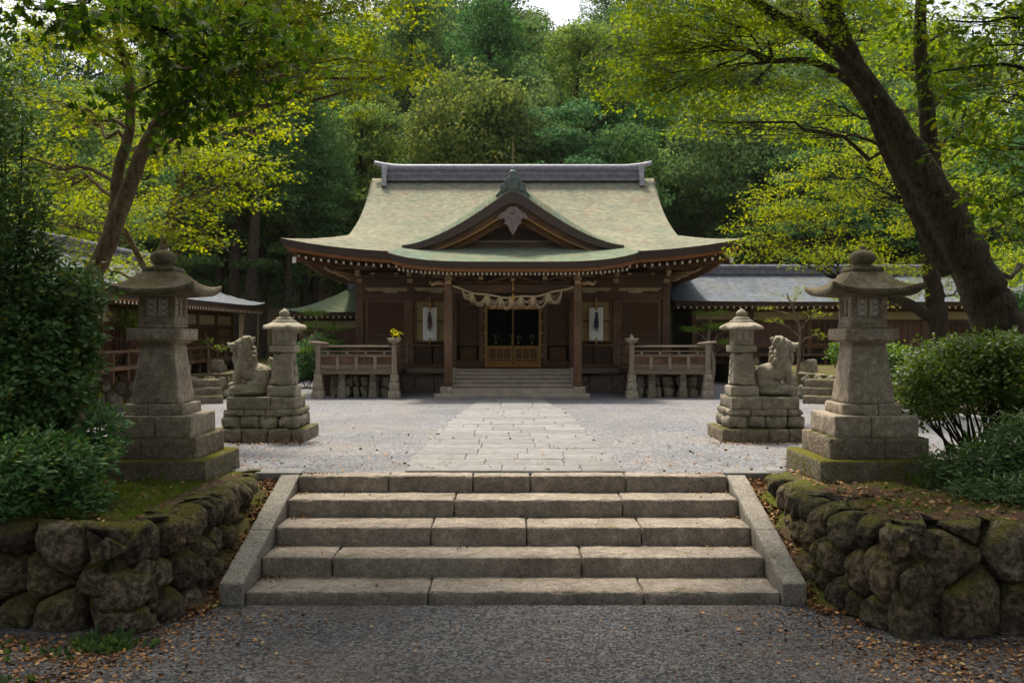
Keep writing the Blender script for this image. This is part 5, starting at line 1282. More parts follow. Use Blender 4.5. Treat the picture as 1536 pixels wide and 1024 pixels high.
# near maple, trunk outside the picture, dark branch over the top left
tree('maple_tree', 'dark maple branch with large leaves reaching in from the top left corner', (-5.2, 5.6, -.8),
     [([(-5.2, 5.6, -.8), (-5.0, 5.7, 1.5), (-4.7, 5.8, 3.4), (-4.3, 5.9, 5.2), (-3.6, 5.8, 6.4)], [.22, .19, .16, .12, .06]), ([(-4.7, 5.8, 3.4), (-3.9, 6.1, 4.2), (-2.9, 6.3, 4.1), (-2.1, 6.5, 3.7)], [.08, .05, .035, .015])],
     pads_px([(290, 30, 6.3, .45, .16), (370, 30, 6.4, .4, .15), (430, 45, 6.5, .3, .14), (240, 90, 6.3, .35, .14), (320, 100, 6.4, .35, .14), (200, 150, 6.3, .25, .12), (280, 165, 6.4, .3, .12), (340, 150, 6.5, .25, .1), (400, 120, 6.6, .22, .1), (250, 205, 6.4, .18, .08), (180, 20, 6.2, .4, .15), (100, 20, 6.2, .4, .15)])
     + [((-4.0, 5.0, 5.6), (1.6, 1.6, .5)), ((-2.3, 4.6, 6.2), (1.6, 1.5, .5)), ((-.8, 4.4, 6.6), (1.5, 1.4, .4)), ((-3.6, 3.0, 6.0), (1.6, 1.5, .5)), ((-1.6, 2.6, 6.6), (1.6, 1.5, .5)), ((-3.0, 6.6, 6.4), (1.3, 1.1, .4)), ((-1.4, 6.4, 6.9), (1.3, 1.1, .4)), ((-2.6, 1.0, 6.3), (1.7, 1.5, .5)), ((-3.6, 8.6, 6.9), (1.5, 1.3, .4)), ((-1.6, 8.8, 7.2), (1.4, 1.2, .4)), ((.2, 8.4, 7.3), (1.4, 1.2, .4)), ((-4.2, 10.2, 7.1), (1.3, 1.2, .4)), ((-2.2, 10.6, 7.4), (1.1, 1.0, .35))],  # unseen pads above the viewpoint, added for foreground shade
     M['maple_dark'], M['bark_dark'], 12, size=.072, per=17, spr=.22, flat=.8, up=.15, dens=1.15, T=T_HANG, tint=(.55, .68, .8))  # tint darkens the leaves further, shade put into their colour
# near right maple: outside the frame except high leaves
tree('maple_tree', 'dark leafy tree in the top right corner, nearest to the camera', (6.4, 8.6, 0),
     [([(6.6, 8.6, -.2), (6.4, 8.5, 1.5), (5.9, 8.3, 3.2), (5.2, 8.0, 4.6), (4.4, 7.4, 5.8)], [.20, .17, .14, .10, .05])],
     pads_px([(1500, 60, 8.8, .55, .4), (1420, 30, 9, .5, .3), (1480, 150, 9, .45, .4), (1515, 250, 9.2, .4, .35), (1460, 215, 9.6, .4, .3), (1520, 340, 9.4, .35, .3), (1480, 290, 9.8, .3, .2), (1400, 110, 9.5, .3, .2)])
     + [((4.2, 6.0, 5.8), (1.6, 1.5, .5)), ((2.6, 5.0, 6.4), (1.6, 1.4, .5)), ((1.0, 4.4, 6.8), (1.4, 1.4, .4)), ((3.8, 3.6, 6.2), (1.6, 1.5, .5)), ((1.8, 2.8, 6.7), (1.6, 1.5, .5)), ((5.0, 8.0, 5.6), (1.3, 1.2, .5)), ((3.0, 7.0, 6.6), (1.3, 1.1, .4)), ((2.6, 1.0, 6.4), (1.7, 1.5, .5)), ((.3, 2.4, 6.9), (1.5, 1.4, .4)), ((1.2, 6.4, 7.0), (1.2, 1.0, .4)), ((3.8, 8.8, 7.0), (1.5, 1.3, .4)), ((2.0, 8.6, 7.3), (1.3, 1.2, .4)), ((4.6, 10.4, 7.2), (1.3, 1.2, .4)), ((2.4, 10.4, 7.5), (1.0, 1.0, .35)), ((.4, 10.2, 7.7), (1.0, .9, .3))],  # these overhead pads are out of view, added to shade the ground
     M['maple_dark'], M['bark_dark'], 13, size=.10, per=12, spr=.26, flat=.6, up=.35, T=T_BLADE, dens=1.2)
# big leaning tree on the right
tree('maple_tree', 'large dark-trunked maple leaning left over the right lantern', tuple(PX(1530, 690, 13)[:2]) + (-.1,),
     [([PX(1550, 700, 13), PX(1508, 520, 13), PX(1466, 420, 13), PX(1410, 305, 13), PX(1348, 205, 13), PX(1275, 90, 13), PX(1240, -10, 13), PX(1215, -120, 13)], [.50, .37, .315, .265, .22, .165, .14, .09]),
      ([PX(1418, 335, 13.1), PX(1396, 230, 13.2), PX(1388, 140, 13.2), PX(1380, 60, 13.2), PX(1385, -60, 13.2)], [.13, .12, .11, .095, .06]),
      ([PX(1420, 410, 12.8), PX(1375, 322, 12.7), PX(1330, 232, 12.7), PX(1290, 140, 12.6), PX(1225, 95, 12.4), PX(1160, 92, 12.2)], [.10, .08, .07, .065, .05, .035]),
      ([PX(1300, 120, 12.9), PX(1230, 60, 12.5), PX(1160, 20, 12.2), PX(1110, -10, 12)], [.10, .08, .07, .04])],
     pads_px([(1080, 50, 12, 1.0, .35), (1000, 60, 12, .9, .3), (960, 90, 12, .7, .25), (930, 130, 12, .5, .2), (980, 150, 12.2, .8, .25), (1060, 130, 12, 1.0, .3), (1060, 180, 12.2, .7, .2), (1130, 130, 12.2, 1.0, .3), (1150, 60, 12.3, 1.0, .35),
              (1040, 5, 12, 1.0, .35), (960, 20, 12.5, .5, .25), (1200, 20, 12.5, 1.2, .4), (1290, 40, 13.5, 1.2, .4), (1230, 150, 13.2, .9, .3), (1200, 190, 13.5, .7, .25), (1360, 100, 14.2, 1.1, .4), (1440, 40, 14, 1.2, .5), (1500, 130, 14, 1.2, .5), (1440, 200, 14.5, 1.0, .4), (1330, 170, 14.6, .8, .3), (1120, -50, 12, 1.4, .4), (1300, -50, 12.5, 1.5, .4), (1460, 290, 15, .9, .35), (1520, 330, 14.5, .8, .4), (1530, 400, 15.5, .7, .35)]) + [((3.8, 12.2, 7.7), (1.6, 1.4, .6), 1.8), ((2.2, 12.4, 8.0), (1.6, 1.4, .6), 1.8), ((.5, 12.4, 8.3), (1.4, 1.3, .5), 1.8), ((5.4, 11.4, 7.4), (1.6, 1.4, .6), 1.8), ((.2, 10.8, 8.2), (1.5, 1.4, .6), 1.8), ((2.0, 10.6, 7.9), (1.6, 1.4, .6), 1.8), ((3.8, 10.2, 7.7), (1.6, 1.4, .6), 1.8)],  # the high pads at the end are unseen, added as forecourt shade
     M['maple'], M['bark'], 14, size=.08, per=26, spr=.30, tint=(.85, .95, .9), dens=1.15)
# bright maple in the middle distance on the right
tree('maple_tree', 'bright yellow-green maple spreading over the right side building', (9.4, 20.5, .6),
     [([(9.4, 20.5, .55), PX(1405, 470, 20.5), PX(1398, 420, 20.4), PX(1385, 350, 20.2), PX(1350, 290, 20), PX(1290, 240, 19.8)], [.26, .22, .18, .14, .10, .05]),
      ([PX(1405, 480, 20.5), PX(1350, 450, 20.2), PX(1300, 440, 20), PX(1260, 420, 20)], [.14, .11, .08, .05]), ([PX(1398, 420, 20.4), PX(1440, 350, 20.4), PX(1450, 280, 20.4)], [.12, .09, .05])],
     pads_px([(1180, 300, 19.5, 1.0, .4), (1130, 340, 19.5, .7, .35), (1165, 370, 19.5, .7, .3), (1220, 260, 19.5, .9, .4), (1270, 230, 19.5, .9, .4), (1240, 330, 19.5, 1.0, .4), (1310, 290, 19.8, 1.0, .5), (1220, 385, 19.6, .7, .3), (1290, 370, 19.8, .9, .35), (1340, 400, 20, .8, .3), (1370, 330, 20.6, 1.0, .5), (1430, 300, 21, 1.0, .5), (1440, 380, 21, .8, .4), (1120, 385, 19.5, .35, .2), (1330, 230, 20.3, .8, .4), (1280, 440, 19.8, .6, .2), (1390, 250, 21, 1.2, .6), (1350, 440, 20.5, .6, .25), (1400, 425, 20.8, .7, .3), (1470, 430, 21.2, .8, .35), (1500, 390, 21.5, .8, .4)]),
     M['maple'], M['bark_dark'], 15, size=.085, per=28, spr=.33, tint=(1.1, 1.08, 1.4), dens=1.1)
# small thin maples by the low walls
tree('young_maple', 'thin young maple in the right bed, in front of the side building', (7.9, 25.9, .69),
     [([(7.9, 25.9, .65), PX(1200, 500, 25.9), PX(1192, 470, 25.9), PX(1180, 440, 25.9)], [.05, .04, .03, .015])],
     pads_px([(1180, 445, 25.9, .55, .12), (1160, 480, 25.8, .45, .1), (1220, 470, 25.9, .45, .12), (1205, 435, 26, .4, .1), (1235, 500, 25.7, .35, .15), (1150, 462, 26, .3, .08)]), M['maple'], M['bark_pale'], 16, size=.08, per=12, spr=.2, flat=.25, dens=.9)
tree('young_maple', 'thin young maple beside the left side building, right of the tall left lantern', (-8.3, 25.4, .69),
     [([(-8.3, 25.4, .65), PX(312, 520, 25.4), PX(308, 500, 25.4)], [.04, .03, .015])], pads_px([(305, 512, 25.4, .4, .1), (325, 520, 25.3, .3, .1), (290, 530, 25.4, .3, .12)]), M['maple_dark'], M['bark_pale'], 17, size=.08, per=12, spr=.18, flat=.25, tint=(1.3, 1.3, 1.2))
# trained pines beside the verandas
for sx, lab in ((-1, 'trained pine with flat tiers beside the left veranda'), (1, 'trained pine with flat tiers beside the right veranda')):
    x = sx * 5.95
    tree('trained_pine', lab, (x, 28.2, 0), [([(x, 28.2, -.05), (x + .1, 28.2, .9), (x - .05, 28.2, 1.6), (x + .05, 28.2, 2.3)], [.08, .07, .05, .02])],
         [((x - .7, 28.1, 1.95), (.5, .4, .06)), ((x + .1, 28.0, 2.05), (.55, .4, .07)), ((x + .65, 28.1, 1.98), (.4, .35, .06)), ((x, 28.2, 2.42), (.5, .4, .08)), ((x - .35, 28.1, 1.35), (.35, .3, .08)), ((x + .5, 28.1, 1.55), (.35, .3, .07))],
         M['forest'], M['greyz'], 30 + sx, size=.10, T=T_LONG, per=34, spr=.17, flat=.35, up=.8, tint=(1.7, 1.7, .8), cat='pine')

# ---- shrubs ------------------------------------------------------------------------------------------
def shrub(name, label, base, blobs, mat, seed, size, T, n, stems=9, stem_r=.018, tint=None, cat='shrub', group=None, clump=.16, per=9, dark=None, upb=.35):
    "blobs: [(centre, radii)] in world space; leaves in small rosettes through an outer shell, stems from the base"
    rg = np.random.RandomState(seed); e = empty(name, base, label=label, cat=cat, group=group); B = np.array(base); parts = []; mb = MB()
    vol = np.array([r_[0] * r_[2] + r_[0] * r_[1] for c, r_ in blobs]); vol = vol / vol.sum()
    for (c, r_), f in zip(blobs, vol):
        c = np.array(c) - B; r_ = np.array(r_); k = int(n * f / per)
        u = unit(rg.normal(size=(k, 3))); rad = 1 - .55 * rg.uniform(size=(k, 1)) ** 1.8; p = u * rad
        p = p * (1 + .22 * vnoise(u + c, 2.6, seed))[:, None]; p = p * r_ + c
        p = p[p[:, 2] > .02 + (0 - 0)]; uu = unit((p - c) / r_)
        for q in range(per):
            m = len(p); az = rg.uniform(0, 2 * math.pi, m); D = np.stack([np.cos(az), np.sin(az), rg.uniform(-.2, .5, m)], 1) + uu * .7 + rg.normal(size=(m, 3)) * .2
            N = uu * .6 + np.array([0, 0, upb + .3]) + rg.normal(size=(m, 3)) * .35
            parts.append(leaves(p + rg.normal(size=(m, 3)) * clump * .35, D, N, size * rg.uniform(.6, 1.25, m), T))
        for s in range(stems):
            t = c + unit(rg.normal(size=(1, 3)))[0] * r_ * .75; a = np.array([rg.normal() * .10 * r_[0] * 2 + c[0] * .35, rg.normal() * .1 + c[1] * .35, 0])
            mb.tube(bez(Vector(a), Vector(t), rg, .12, .02, 7), [stem_r * (1 - .8 * i / 6) for i in range(7)], 5)
    mb.obj('stem', M['bark_dark'], e, smooth=True); o = leaf_obj('foliage', parts, mat, e)
    if tint: o.color = (*tint, 1)
    return e
bl = lambda *a: [(tuple(PX(px, py, d)), (rx, ry, rz)) for px, py, d, rx, ry, rz in a]
shrub('evergreen_shrub', 'tall dark evergreen shrub rising along the left edge', (-5.9, 10.6, 0), bl((-5, 250, 10.5, .5, .6, .8), (15, 350, 10.3, .5, .6, .6), (0, 420, 10.2, .6, .7, .6), (-80, 150, 10.8, .9, .8, .9), (60, 395, 10.4, .25, .3, .25)), M['shrub'], 41, .085, T_BLADE, 13000, tint=(1.5, 1.45, 1.1), stem_r=.03)
shrub('evergreen_shrub', 'broad glossy-leaved shrub in front of the left lantern', (-5.3, 9.9, 0), bl((100, 440, 10.3, .42, .5, .26), (45, 520, 10.0, .58, .6, .42), (105, 500, 10.2, .32, .45, .26), (10, 600, 9.8, .6, .6, .5), (85, 585, 9.9, .34, .5, .32), (120, 550, 10.3, .2, .3, .2)), M['shrub'], 42, .075, T_OVAL, 14000, tint=(1.7, 1.6, 1.4))
shrub('low_shrub', 'low grey-green shrub spreading onto the left boulder wall', (-4.7, 9.3, 0), bl((60, 700, 9.1, .52, .45, .28), (115, 685, 9.5, .32, .4, .2), (10, 740, 8.9, .40, .3, .22), (150, 650, 9.9, .2, .3, .22), (120, 745, 9.1, .22, .25, .12)), M['shrub'], 43, .085, T_BLADE, 8000, tint=(1.9, 2.0, 1.8))
shrub('clipped_hedge', 'rounded clipped hedge with bare lower stems right of the tall right lantern', (6.2, 12.2, 0), bl((1440, 560, 12, .75, .7, .42), (1530, 560, 12, .75, .8, .48), (1400, 590, 11.8, .42, .6, .34), (1620, 570, 12.2, .8, .8, .5), (1480, 530, 12, .5, .6, .22)), M['hedge'], 44, .062, T_OVAL, 26000, stems=12, stem_r=.022, upb=.6)
rg0 = np.random.RandomState(5)
shrub('fern_clump', 'leafy green ferns under the hedge at the right edge', (5.6, 10.4, 0), bl((1440, 700, 10.6, .35, .4, .12), (1500, 690, 10.3, .45, .4, .20), (1530, 740, 9.6, .42, .35, .14), (1470, 735, 10.0, .35, .3, .08), (1550, 660, 10.4, .5, .4, .3)), M['fern'], 45, .10, T_LONG, 7000, stems=4, stem_r=.006, tint=(.9, 1, .95), cat='ferns')
shrub('dark_shrub', 'dark low shrub behind the left veranda, under the pavilion roof', (-7.0, 31.0, 0), bl((450, 545, 31, .9, .6, .45), (420, 560, 30, .6, .5, .3), (480, 520, 31, .8, .6, .4)), M['forest'], 46, .10, T_OVAL, 4000, tint=(.6, .8, .8), stems=3)
shrub('round_shrub', 'light green shrub on the left bed beside the low wall', (-9.6, 21.8, .68), bl((200, 470, 21.8, .6, .5, .45), (150, 440, 22, .8, .6, .7)), M['hedge'], 47, .08, T_OVAL, 5000, tint=(1.1, 1.1, .9))
shrub('round_shrub', 'dark shrub on the right bed beside the low wall', (9.9, 22.0, .68), bl((1330, 540, 21.5, .6, .5, .4), (1270, 530, 23, .4, .4, .4)), M['hedge'], 48, .08, T_OVAL, 4000, tint=(.8, .9, .8))
parts = [spray(rg0, (rg0.normal() * .08, rg0.normal() * .05, .24 + rg0.uniform(0, .16)), 12, .09, .6, .5, .06) for _ in range(12)]
o = leaf_obj('yellow_leaves', parts, M['maple'], YB); o.color = (2.6, 2.0, .8, 1)
# ---- forest prototypes ----------------------------------------------------------------------------------
def crown_mesh(name, seed, clumps, leaf, size, T, shape, mat, flatc=.7):
    rg = np.random.RandomState(seed); parts = []
    for (c, r_) in shape(rg, clumps):
        n = int(leaf * (r_ ** 2)); u = unit(rg.normal(size=(n, 3))); u[:, 2] = np.abs(u[:, 2]) * .95 - .25; u = unit(u)
        rad = r_ * (1 - .35 * rg.uniform(size=(n, 1)) ** 2) * (1 + .25 * vnoise(u * 1.0 + c, 2.2, seed))[:, None]
        p = u * rad * np.array([1, 1, flatc]) + c; N = u + rg.normal(size=(n, 3)) * .45 + np.array([0, 0, .3]); D = rg.normal(size=(n, 3)) + np.array([0, 0, -.5]) + u * .5
        parts.append(leaves(p, D, N, size * rg.uniform(.6, 1.3, n), T))
    V = np.concatenate([p[0] for p in parts]); o = 0; Fs = []
    for p in parts: Fs.append(p[1] + o); o += len(p[0])
    me = np_mesh(name, V, np.concatenate(Fs)); me.materials.append(mat); return me
def sh_round(rg, n):
    out = []
    for k in range(n):
        u = rg.normal(size=3); u /= np.linalg.norm(u); rr = rg.uniform(.55, 1.0); c = np.array([u[0] * 3.1 * rr, u[1] * 3.1 * rr, 8.0 + u[2] * 3.6 * rr]); out.append((c, rg.uniform(.8, 1.5)))
    return out
def sh_tall(rg, n):
    out = []
    for k in range(n):
        t = rg.uniform() ** .8; rmax = 2.9 * (1 - t) ** .7 + .5; a = rg.uniform(0, 2 * math.pi); rr = rmax * rg.uniform(.5, 1); out.append((np.array([rr * math.cos(a), rr * math.sin(a), 3.4 + 9.6 * t]), rg.uniform(.65, 1.2)))
    return out
def sh_layer(rg, n):
    out = []
    for k in range(n):
        lay = rg.randint(0, 7); a = rg.uniform(0, 2 * math.pi); rmax = [2.6, 3.8, 4.1, 3.9, 3.3, 2.4, 1.2][lay]; rr = rmax * math.sqrt(rg.uniform(.1, 1)); out.append((np.array([rr * math.cos(a), rr * math.sin(a), 4.2 + lay * 1.25 - rr * .18 + rg.normal() * .2]), rg.uniform(.7, 1.15)))
    return out
protos = []
def trunk_mesh(name, seed, h, r_, limbs):
    rg = np.random.RandomState(seed); mb = MB(); O, Rr = wander([(0, 0, -.5), (rg.normal() * .1, 0, h * .3), (rg.normal() * .25, rg.normal() * .2, h * .65), (rg.normal() * .3, 0, h)], [r_ * 1.3, r_, r_ * .7, r_ * .25], rg); mb.tube(O, Rr, 8)
    for k in range(limbs):
        i = int(len(O) * rg.uniform(.35, .9)); a = rg.uniform(0, 2 * math.pi); L = rg.uniform(1.5, 3.2); e_ = O[i] + Vector((math.cos(a) * L, math.sin(a) * L, L * rg.uniform(.2, .8))); mb.tube(bez(O[i], e_, rg, .2, .1, 6), [Rr[i] * .5 * (1 - .8 * q / 5) for q in range(6)], 5)
    me = bpy.data.meshes.new(name); me.from_pydata(mb.v, [], mb.f); me.polygons.foreach_set('use_smooth', [True] * len(me.polygons)); me.materials.append(M['bark_dark']); return me
protos.append((crown_mesh('crown', 61, 75, 210, .19, T_OVAL, sh_round, M['forest']), trunk_mesh('trunk', 1, 9.5, .26, 12), 'rounded'))
protos.append((crown_mesh('crown', 62, 90, 230, .17, T_OVAL, sh_tall, M['forest'], .8), trunk_mesh('trunk', 2, 12, .24, 14), 'tall tapering'))
protos.append((crown_mesh('crown', 63, 95, 210, .18, T_MAPLE7 * 1.1, sh_layer, M['forest'], .42), trunk_mesh('trunk', 3, 11, .24, 16), 'layered'))
protos.append((crown_mesh('crown', 64, 60, 240, .17, T_OVAL, sh_round, M['forest'], .55), trunk_mesh('trunk', 4, 10, .22, 12), 'billowing'))
zones = [(-40, 'far left edge'), (60, 'left of the maple trunks'), (150, 'behind the maple trunks'), (240, 'above the tall left lantern'), (320, 'above the left lion statue'), (400, 'above the left eave tip'), (475, 'left of the ridge'), (550, 'above the left ridge end'), (630, 'above the left ridge quarter'),
         (705, 'just left of the gable peak'), (775, 'directly above the gable peak'), (850, 'just right of the gable peak'), (925, 'above the right ridge quarter'), (1000, 'above the right ridge end'), (1080, 'right of the ridge'), (1150, 'above the right eave tip'), (1240, 'above the right side building'), (1330, 'behind the right leaning trunk'), (1430, 'right of the right leaning trunk'), (1540, 'far right edge')]
rows = [(46.5, 'in the lowest forest row', .92), (55, 'in the second forest row', 1.0), (64.5, 'in the third forest row', 1.05), (75, 'in the fourth forest row', 1.12), (86, 'on the slope crest', 1.15)]
rg = np.random.RandomState(77)
cols = [((1.0, 1.0, 1.0), 'green'), ((.75, .95, 1.15), 'blue-green'), ((1.35, 1.22, .9), 'yellow-green'), ((.62, .8, .8), 'dark green'), ((1.2, 1.08, .8), 'olive'), ((1.15, 1.15, 1.1), 'light green')]
assert True
for ri, (D, rtxt, s0) in enumerate(rows):
    for zi, (px, ztxt) in enumerate(zones):
        if ri >= 3 and (zi < 3 or zi > 17): continue
        if ri == 4 and px == 850: continue
        y = D + rg.uniform(-2.5, 2.5); x = (px + (33 if ri % 2 else 0) + rg.uniform(-14, 14) - CX) / FPX * y
        z = float(hillz(np.array([[x]]), np.array([[y]]))[0, 0]); pi = rg.randint(0, 4); ci = rg.choice([0, 0, 1, 1, 2, 3, 3, 4, 5]); s = s0 * rg.uniform(.85, 1.15)
        if ri == 0 and zi in (16, 17): ci = 3
        if ri == 0 and zi in (5, 6): pi, ci, y, s = 2, 2, y - 2, s * 1.08
        if ri == 1 and zi == 5: ci = 5
        if ri == 3 and px == 850: s *= .80
        if ri == 4: s *= 1.08; ci = rg.choice([0, 2, 4, 5])
        cm, tm, ptxt = protos[pi]
        e = empty('forest_tree', (x, y, z - .2), rg.uniform(0, 6.28), label='%s %s tree %s, %s' % (ptxt, cols[ci][1], rtxt, ztxt), cat='tree', group='trees of the wooded hillside')
        e.scale = (s, s, s * rg.uniform(.92, 1.12))
        c = bpy.data.objects.new('crown', cm); COL.objects.link(c); c.parent = e; c.color = (*[k * rg.uniform(.9, 1.1) for k in cols[ci][0]], 1)
        t = bpy.data.objects.new('trunk', tm); COL.objects.link(t); t.parent = e
# nearer trees at the sides that close the court
side = [(-15.5, 33, 1, 5, 'left side building, nearer one', .75), (-13, 41, 2, 0, 'left side building, farther one', .85), (-9.2, 43, 1, 3, 'left pavilion, right of the bare cedar trunks', .8), (-19, 27, 0, 2, 'left bank, at the left frame edge', .8), (13, 42, 2, 3, 'right side building, left one', .8), (19, 43, 0, 3, 'right side building, middle one', .85), (26, 42, 3, 1, 'right side building, right one', .9), (17.5, 27, 3, 0, 'right bank, at the right frame edge', .75), (21, 30, 0, 3, 'right bank, farther one at the right edge', .8), (-22, 36, 3, 1, 'left bank, farther one at the left edge', .9), (14, 24.5, 2, 3, 'right bed, behind the bright maple', .55), (-13.2, 20, 3, 1, 'left bed, behind the leaning maple', .55)]
for (x, y, pi, ci, txt, s) in side:
    cm, tm, ptxt = protos[pi]
    e = empty('courtyard_tree', (x, y, .4 if y < 42 else .2), rg.uniform(0, 6.28), label='%s %s tree behind the %s' % (ptxt, cols[ci][1], txt) if 'bed' not in txt and 'bank' not in txt else '%s %s tree on the %s' % (ptxt, cols[ci][1], txt), cat='tree')
    e.scale = (s, s, s)
    c = bpy.data.objects.new('crown', cm); COL.objects.link(c); c.parent = e; c.color = (*cols[ci][0], 1)
    t = bpy.data.objects.new('trunk', tm); COL.objects.link(t); t.parent = e
for k, (x, y, s, txt) in enumerate(((-9, 1, 1.0, 'left of the viewpoint'), (9.5, 1, 1.0, 'right of the viewpoint'), (-5.5, -7, 1.1, 'behind the viewpoint, left one'), (.5, -9.5, 1.15, 'behind the viewpoint, middle one'), (6.5, -7, 1.1, 'behind the viewpoint, right one'), (-13, -5, 1.1, 'behind the viewpoint, far left one'), (13.5, -5, 1.1, 'behind the viewpoint, far right one'), (-11.5, 8, .9, 'left terrace beyond the frame'), (12, 8.5, .9, 'right terrace beyond the frame'))):  # unseen trees, added to block sky light on steps and lantern fronts
    cm, tm, ptxt = protos[k % 4]; e = empty('added_shade_tree', (x, y, LOW if y < 8 else 0), k * 1.3, label='%s unseen tree added to block sky light, %s' % (ptxt, txt), cat='tree', group='unseen trees added for shade'); e.scale = (s, s, s)
    c = bpy.data.objects.new('crown', cm); COL.objects.link(c); c.parent = e
    t = bpy.data.objects.new('trunk', tm); COL.objects.link(t); t.parent = e
# bare cedar trunks left of the hall
for k, (px, D, r_, txt) in enumerate(((348, 40, .22, 'leftmost'), (374, 39, .24, 'middle'), (392, 42, .16, 'thin one between the middle and right'), (428, 41, .20, 'rightmost'), (455, 43, .15, 'thin one behind the pavilion'))):
    x = (px - CX) / FPX * D; e = empty('cedar_tree', (x, D, 0), label='bare-trunked cedar left of the hall, %s' % txt, cat='tree', group='cedars left of the hall')
    rg1 = np.random.RandomState(k); O, Rr = wander([(0, 0, -.3), (.1, 0, 4), (rg1.normal() * .2, 0, 9), (rg1.normal() * .3, 0, 14)], [r_ * 1.2, r_, r_ * .8, r_ * .3], rg1); MB().tube(O, Rr, 10).obj('trunk', M['bark'], e, smooth=True)
    c = bpy.data.objects.new('crown', protos[1][0]); COL.objects.link(c); c.parent = e; c.location = (0, 0, 4.0); c.scale = (.8, .8, .8); c.color = (.8, .95, 1.0, 1)

# ---- litter, grass, weeds ------------------------------------------------------------------------------------
g = G('dry_leaf'); r = g.rnd(); M['dry'] = g.out(g.ramp(r, [(0, (.05, .022, .012)), (.4, (.17, .075, .03)), (.75, (.34, .17, .07)), (1, (.45, .30, .14))]), .8, None, .2)
def scatter(rg, n, xf, zf, size, T=T_OVAL, curl=.5):
    P = []
    while len(P) < n:
        p = xf(rg)
        if p is not None: P.append((p[0], p[1], zf(p[0], p[1])))
    P = np.array(P); D = rg.normal(size=(n, 3)); D[:, 2] *= .25; N = rg.normal(size=(n, 3)) * curl; N[:, 2] += 1; P[:, 2] += .006 + rg.uniform(0, .012, n)
    return leaves(P, D, N, size * rg.uniform(.5, 1.3, n), T)
rg = np.random.RandomState(9)
def lz(x, y): return float(lowz(np.array([[x]]), np.array([[y]]))[0, 0])
def f_edge(rg):
    s = rg.choice([-1, 1]); d = rg.exponential(.45); x = 3.55 + .0 - d + rg.uniform(0, 1.6) * (rg.uniform() < .5); y = rg.uniform(5.2, 9.2) if rg.uniform() < .7 else rg.uniform(7.6, 9.2)
    x += .25 * (8.6 - y) * .5
    if x < 0 or (x > 3.3 and y > 8.2): return None
    return (s * x, y)
def f_any(rg): return (rg.uniform(-5, 5), rg.uniform(4.5, 9.3))
def f_left(rg):
    x, y = rg.uniform(-6, -3.0), rg.uniform(4.6, 8.3); return (x, y) if rg.uniform() < np.clip((-x - 2.4) / 1.6, 0, 1) else None
def f_right(rg):
    x, y = rg.uniform(2.8, 6.5), rg.uniform(5, 8.2); return (x, y) if rg.uniform() < np.clip((x - 2.2) / 1.8, 0, 1) * np.clip((y - 5.2) / 2, 0, 1) else None
parts = [scatter(rg, 4200, f_edge, lz, .042), scatter(rg, 420, f_any, lz, .036), scatter(rg, 3600, f_left, lz, .055), scatter(rg, 1900, f_right, lz, .045)]
def slz(x, y): return min(-.93 + .0 + max(0, (y - 9.3) / 2.75 * .88), -.03) + .02
parts.append(scatter(rg, 3600, lambda rg: (rg.choice([-1, 1]) * rg.uniform(2.96, 3.25), rg.uniform(9.0, 12.0)), slz, .05, curl=.9))
def stz(x, y):
    for k in range(5):
        if SY[k] <= y < SY[k + 1]: return SZ[k]
    return 0.0
def f_step(rg):
    k = rg.randint(0, 5); x = rg.choice([-1, 1]) * (2.68 - rg.exponential(.16)); y = SY[k + 1] - .02 - rg.exponential(.06)
    return (x, y) if y > SY[k] + .02 and abs(x) < 2.68 else None
parts.append(scatter(rg, 420, f_step, stz, .035)); parts.append(scatter(rg, 120, lambda rg: (rg.uniform(-2.6, 2.6), rg.uniform(9.5, 11.9)), stz, .035))
def f_court(rg):
    x, y = rg.uniform(-7.5, 7.5), 12.1 + rg.exponential(2.2); return (x, y) if y < 24 and rg.uniform() < .25 + .1 * abs(x) else None
parts.append(scatter(rg, 1300, f_court, lambda x, y: .026 if abs(x) < 1.45 else .002, .05))
parts.append(scatter(rg, 500, lambda rg: (rg.choice([-1, 1]) * rg.uniform(3.2, 5.2), rg.uniform(15.0, 15.38)), lambda x, y: .002, .05))
def terz(x, y): return .03 + .02 * np.clip((abs(x) - 3.3) * 1.2, 0, 1) + max(0, (abs(x) - 6) * .05)
parts.append(scatter(rg, 2600, lambda rg: (rg.uniform(3.5, 7.5), rg.uniform(8.7, 12.4)), terz, .055)); parts.append(scatter(rg, 700, lambda rg: (rg.uniform(-6.5, -3.4), rg.uniform(8.7, 12.4)), terz, .05))
o = leaf_obj('fallen_leaves', parts, M['dry'], None); tag(o, 'dry brown leaves scattered along the walls, steps and gravel edges', 'fallen leaves', kind='stuff')
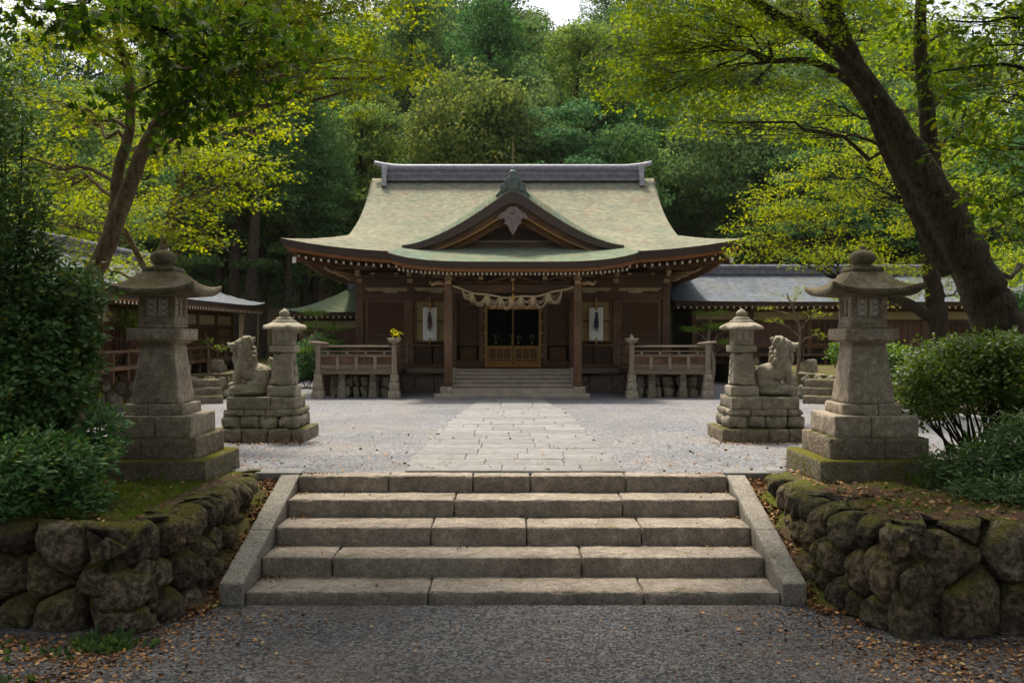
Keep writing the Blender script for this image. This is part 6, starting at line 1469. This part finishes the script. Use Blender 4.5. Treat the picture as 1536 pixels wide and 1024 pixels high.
# green low growth
def tuft(rg, n, xf, zf, h, T=T_LONG, k=7):
    out = []
    P = []
    while len(P) < n:
        p = xf(rg)
        if p is not None: P.append((p[0], p[1], zf(p[0], p[1])))
    P = np.repeat(np.array(P), k, 0); m = len(P); P[:, :2] += rg.normal(size=(m, 2)) * h * .25
    D = rg.normal(size=(m, 3)) * .55; D[:, 2] = np.abs(D[:, 2]) + .6; N = rg.normal(size=(m, 3)); return leaves(P, D, N, h * rg.uniform(.5, 1.3, m), T)
parts = [tuft(rg, 1500, lambda rg: (-3.6 - rg.exponential(.8), rg.uniform(8.8, 11.5)), terz, .035), tuft(rg, 700, lambda rg: (-4.2 - rg.exponential(.6), 8.85 + rg.exponential(.5)), terz, .08)]
o = leaf_obj('grass', parts, M['fern'], None); o.color = (1.4, 1.2, .45, 1); tag(o, 'short bright green grass and moss on top of the left wall', 'grass', kind='stuff')
parts = [tuft(rg, 520, lambda rg: (rg.uniform(-6.2, -3.5), rg.uniform(5.0, 8.1)) if rg.uniform() < .85 else (rg.uniform(-3.8, -3.3), rg.uniform(7.9, 8.2)), lz, .055, T_OVAL, 5), tuft(rg, 26, lambda rg: (-3.5 + rg.normal() * .16, 8.12 + rg.normal() * .1), lz, .10, T_BLADE, 7),
         tuft(rg, 60, lambda rg: (-3.3 + rg.normal() * .04, rg.uniform(9, 11)), slz, .09), tuft(rg, 120, lambda rg: (rg.uniform(4.6, 6.6), rg.uniform(5, 8)), lz, .07)]
o = leaf_obj('weeds', parts, M['fern'], None); tag(o, 'low weeds among fallen leaves at the foot of the left wall', 'weeds', kind='stuff')
parts = [tuft(rg, 500, lambda rg: (rg.uniform(5.0, 7.6), rg.uniform(9.3, 11.6)), terz, .13, T_OVAL, 7), tuft(rg, 120, lambda rg: (rg.uniform(4.6, 5.6), rg.uniform(10.4, 11.0)), terz, .15, T_LONG, 8)]
o = leaf_obj('ground_cover', parts, M['fern'], None); tag(o, 'dense low green plants on the right terrace beneath the hedge', 'ground cover', kind='stuff')

# ---- air -------------------------------------------------------------------------------------------
hz = MB(); hz.span((-300, -60, -3), (300, 450, 60)); hm, ht = mat_new('thin_haze')
pv = ht.nodes.new('ShaderNodeVolumePrincipled'); pv.inputs['Color'].default_value = (.93, .97, .95, 1); pv.inputs['Density'].default_value = .00012; pv.inputs['Anisotropy'].default_value = .2
ho = ht.nodes.new('ShaderNodeOutputMaterial'); ht.links.new(pv.outputs[0], ho.inputs['Volume'])
tag(hz.obj('haze', hm), 'thin pale haze between the court and the wooded slope', 'haze', kind='stuff')
sc.cycles.volume_bounces = 0; sc.cycles.volume_step_rate = 8; sc.cycles.volume_max_steps = 32
